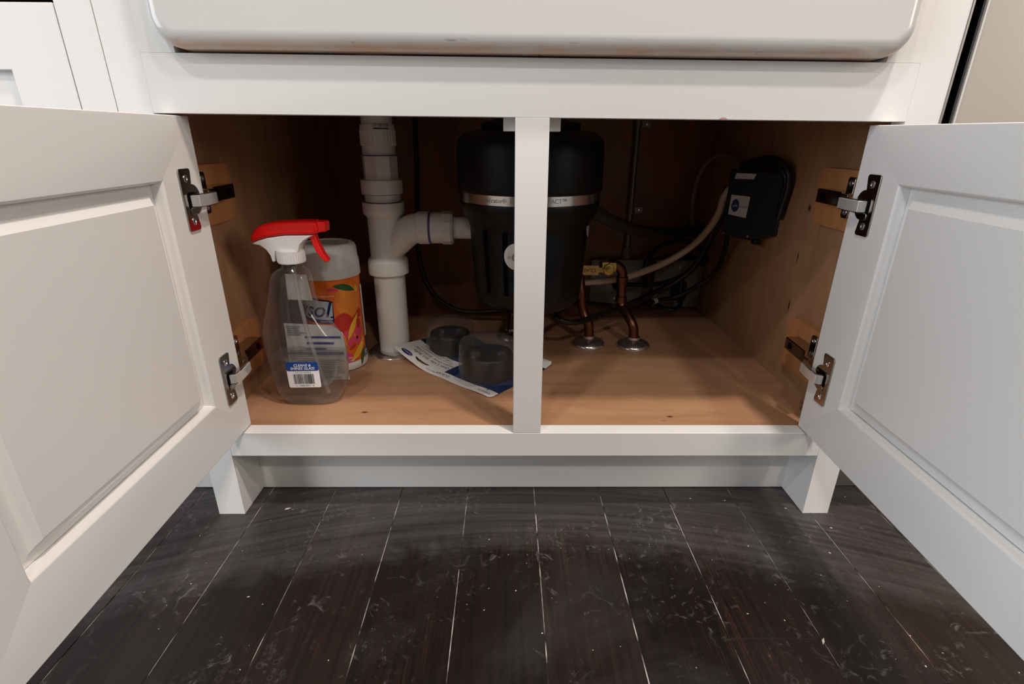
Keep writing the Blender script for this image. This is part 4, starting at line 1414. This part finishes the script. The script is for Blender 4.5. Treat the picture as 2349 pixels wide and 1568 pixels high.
bl = put(MB(), flat_mesh([[(-0.3830, 0.1520), (-0.2870, 0.1540), (-0.2890, 0.2350), (-0.3050, 0.2480), (-0.3800, 0.2520)]], 0.006), back).build('back_label', plain('back_label_film', (0.60, 0.61, 0.62), 0.5), sp)
mb = MB()
rr = random.Random(5)
for i, z in enumerate([0.246, 0.2425, 0.239, 0.2355, 0.2320, 0.205, 0.195, 0.1905, 0.1870, 0.1835, 0.1800, 0.1765, 0.1730, 0.1695, 0.1660, 0.1625, 0.1590, 0.1560]):
    xa = -0.378 if z < 0.23 else -0.376
    xb = -0.345 if z > 0.23 else -0.291
    put(mb, flat_mesh([[(xa, z), (xb - rr.uniform(0, 0.014), z), (xb - rr.uniform(0, 0.014), z + 0.0013), (xa, z + 0.0013)]], 0.01), lambda p: back(p, -0.0012))
for q in ([(-0.374, 0.214), (-0.354, 0.214), (-0.354, 0.2285), (-0.374, 0.2285)],):
    pass
mb.build('back_label_print', GREYI, bl)
mb = MB()
for (x0, x1, z0, z1) in ((-0.350, -0.293, 0.2270, 0.2300), (-0.348, -0.305, 0.2165, 0.2200), (-0.352, -0.318, 0.2075, 0.2098), (-0.380, -0.291, 0.1985, 0.2030)):
    put(mb, flat_mesh([[(x0, z0), (x1, z0), (x1, z1), (x0, z1)]], 0.008), lambda p: back(p, -0.0012))
mb.build('back_label_bar', plain('back_label_blue', (0.02, 0.03, 0.16), 0.5), bl)
v, f = flat_mesh([[(-0.3650, 0.2920), (-0.3270, 0.2905), (-0.3300, 0.3320), (-0.3620, 0.3330)]], 0.008)
put(MB(), (v, f), back).build('neck_label', plain('neck_label_film', (0.58, 0.57, 0.53), 0.5), sp)

# ------------------------------------------------------------------ blister pack
A2 = Vector((-0.0545, 0.1080))
e1 = Vector((-0.76, 0.65)).normalized()
e2 = Vector((0.65, 0.76)).normalized()
CL, CW = 0.247, 0.172
bp_ = thing('blister_pack', (-0.13, 0.25, FZ), 'blue and white blister card holding two black rubber sink baffles', 'blister pack')


def card(s, t, off=0.0):
    z = FZ + 0.0012 + 0.0007 * math.sin(s * 70) + 0.0006 * math.sin(s * 41 + t * 60)
    if s > 0.14:
        z += 0.027 * ((s - 0.14) / 0.107) ** 2 * max(0.25, 1 - t / 0.20)
    if t > 0.13 and s < 0.07:
        z += 0.006 * ((t - 0.13) / 0.042) ** 2
    q = A2 + e1 * s + e2 * t
    return (q.x, q.y, max(z, FZ + 0.0007) + off)


mb = MB()
NS, NT = 228, 136
vs = [card(CL * i / NS, CW * j / NT) for i in range(NS + 1) for j in range(NT + 1)]
fs, ms = [], []
for i in range(NS):
    for j in range(NT):
        s, t = CL * (i + .5) / NS, CW * (j + .5) / NT
        # rounded corners and the hanging slot
        r = 0.009
        out = False
        for cs, ct in ((r, r), (CL - r, r), (r, CW - r), (CL - r, CW - r)):
            if (s < r or s > CL - r) and (t < r or t > CW - r) and abs(s - cs) <= r and abs(t - ct) <= r and math.hypot(s - cs, t - ct) > r:
                out = True
        if out:
            continue
        sl = (s - 0.186) / 0.019
        if abs(sl) < 1 and abs(t - 0.0155 - 0.004 * sl * sl) < 0.0032 * math.sqrt(max(0, 1 - sl * sl)):
            continue
        a = i * (NT + 1) + j
        fs.append((a, a + NT + 1, a + NT + 2, a + 1))
        white_zone = t < 0.0195 or (s > 0.128 and t < 0.067) or (t > 0.147 and s < 0.10)
        ms.append(0 if white_zone else 1)
mb.v, mb.f, mb.mi = vs, fs, ms
cd_ = mb.build('card', [CARDW, CARDB], bp_, smooth=60)
so = cd_.modifiers.new('thickness', 'SOLIDIFY')
so.thickness = 0.0006
so.offset = -1
# printing, upside down to the viewer
mb = MB()


def ctext(body, size, s, t, mat_mb, rot=0):
    v, f = text2d(body, size)
    put(mat_mb, ([(s + a, t - b) for a, b in v], f), lambda p: card(p[0], p[1], 0.0008))


ctext('EMERSON', 0.0062, 0.022, 0.0085, mb)
ctext('QCB-AM', 0.0085, 0.122, 0.0110, mb)
ctext('Quiet Collar Sink Baffle', 0.0100, 0.178, 0.0330, mb)
ctext("Tampon d'\u00e9vier Quiet Collar", 0.0090, 0.180, 0.0430, mb)
ctext('Reduces noise and helps prevent dropped items', 0.0044, 0.186, 0.0520, mb)
ctext('Compatible with Evolution Series disposers', 0.0044, 0.186, 0.0590, mb)
ctext('Made in U.S.A.', 0.0042, 0.152, 0.0085, mb)
put(mb, flat_mesh([[(0.0215, 0.0145), (0.0237, 0.0165), (0.0215, 0.0185), (0.0193, 0.0165)]]), lambda p: card(p[0], p[1], 0.0008))
mb.build('lettering', INK, bp_)
put(MB(), flat_mesh([ellipse(0.222, 0.0135, 0.0135, 0.0062, 28)], 0.004), lambda p: card(p[0], p[1], 0.0009)).build('logo_oval', NAVY, bp_)
mb = MB()
v, f = text2d('InSinkErator', 0.0045)
put(mb, ([(0.222 + a, 0.0135 - b) for a, b in v], f), lambda p: card(p[0], p[1], 0.0013)).build('logo_lettering', CARDW, bp_)
for cx, cy, r, zt in ((-0.139, 0.3115, 0.0425, 0.1765), (-0.0605, 0.2030, 0.0485, 0.1785)):
    zb = FZ + 0.004
    MB().lathe([(r * .98, zb), (r, zb + 0.002), (r * 0.985, zb + 0.010), (r * 0.90, zt - 0.004), (r * 0.86, zt - 0.001), (r * 0.80, zt), (r * 0.70, zt - 0.0006), (r * 0.40, zt - 0.0022), (0.004, zt - 0.0028)], (cx, cy), 44).build('sink_baffle', BAFFLE, bp_, smooth=40)
    R = r + 0.0045
    MB().lathe([(R + 0.010, zb - 0.0022), (R + 0.001, zb - 0.0018), (R, zb + 0.002), (R * 0.985, zb + 0.03), (R * 0.965, zt + 0.013), (R * 0.93, zt + 0.019), (R * 0.85, zt + 0.0215), (R * 0.4, zt + 0.022), (0.001, zt + 0.0215)], (cx, cy), 44, cap=False).build('blister_dome', CLEARP, bp_, smooth=40)
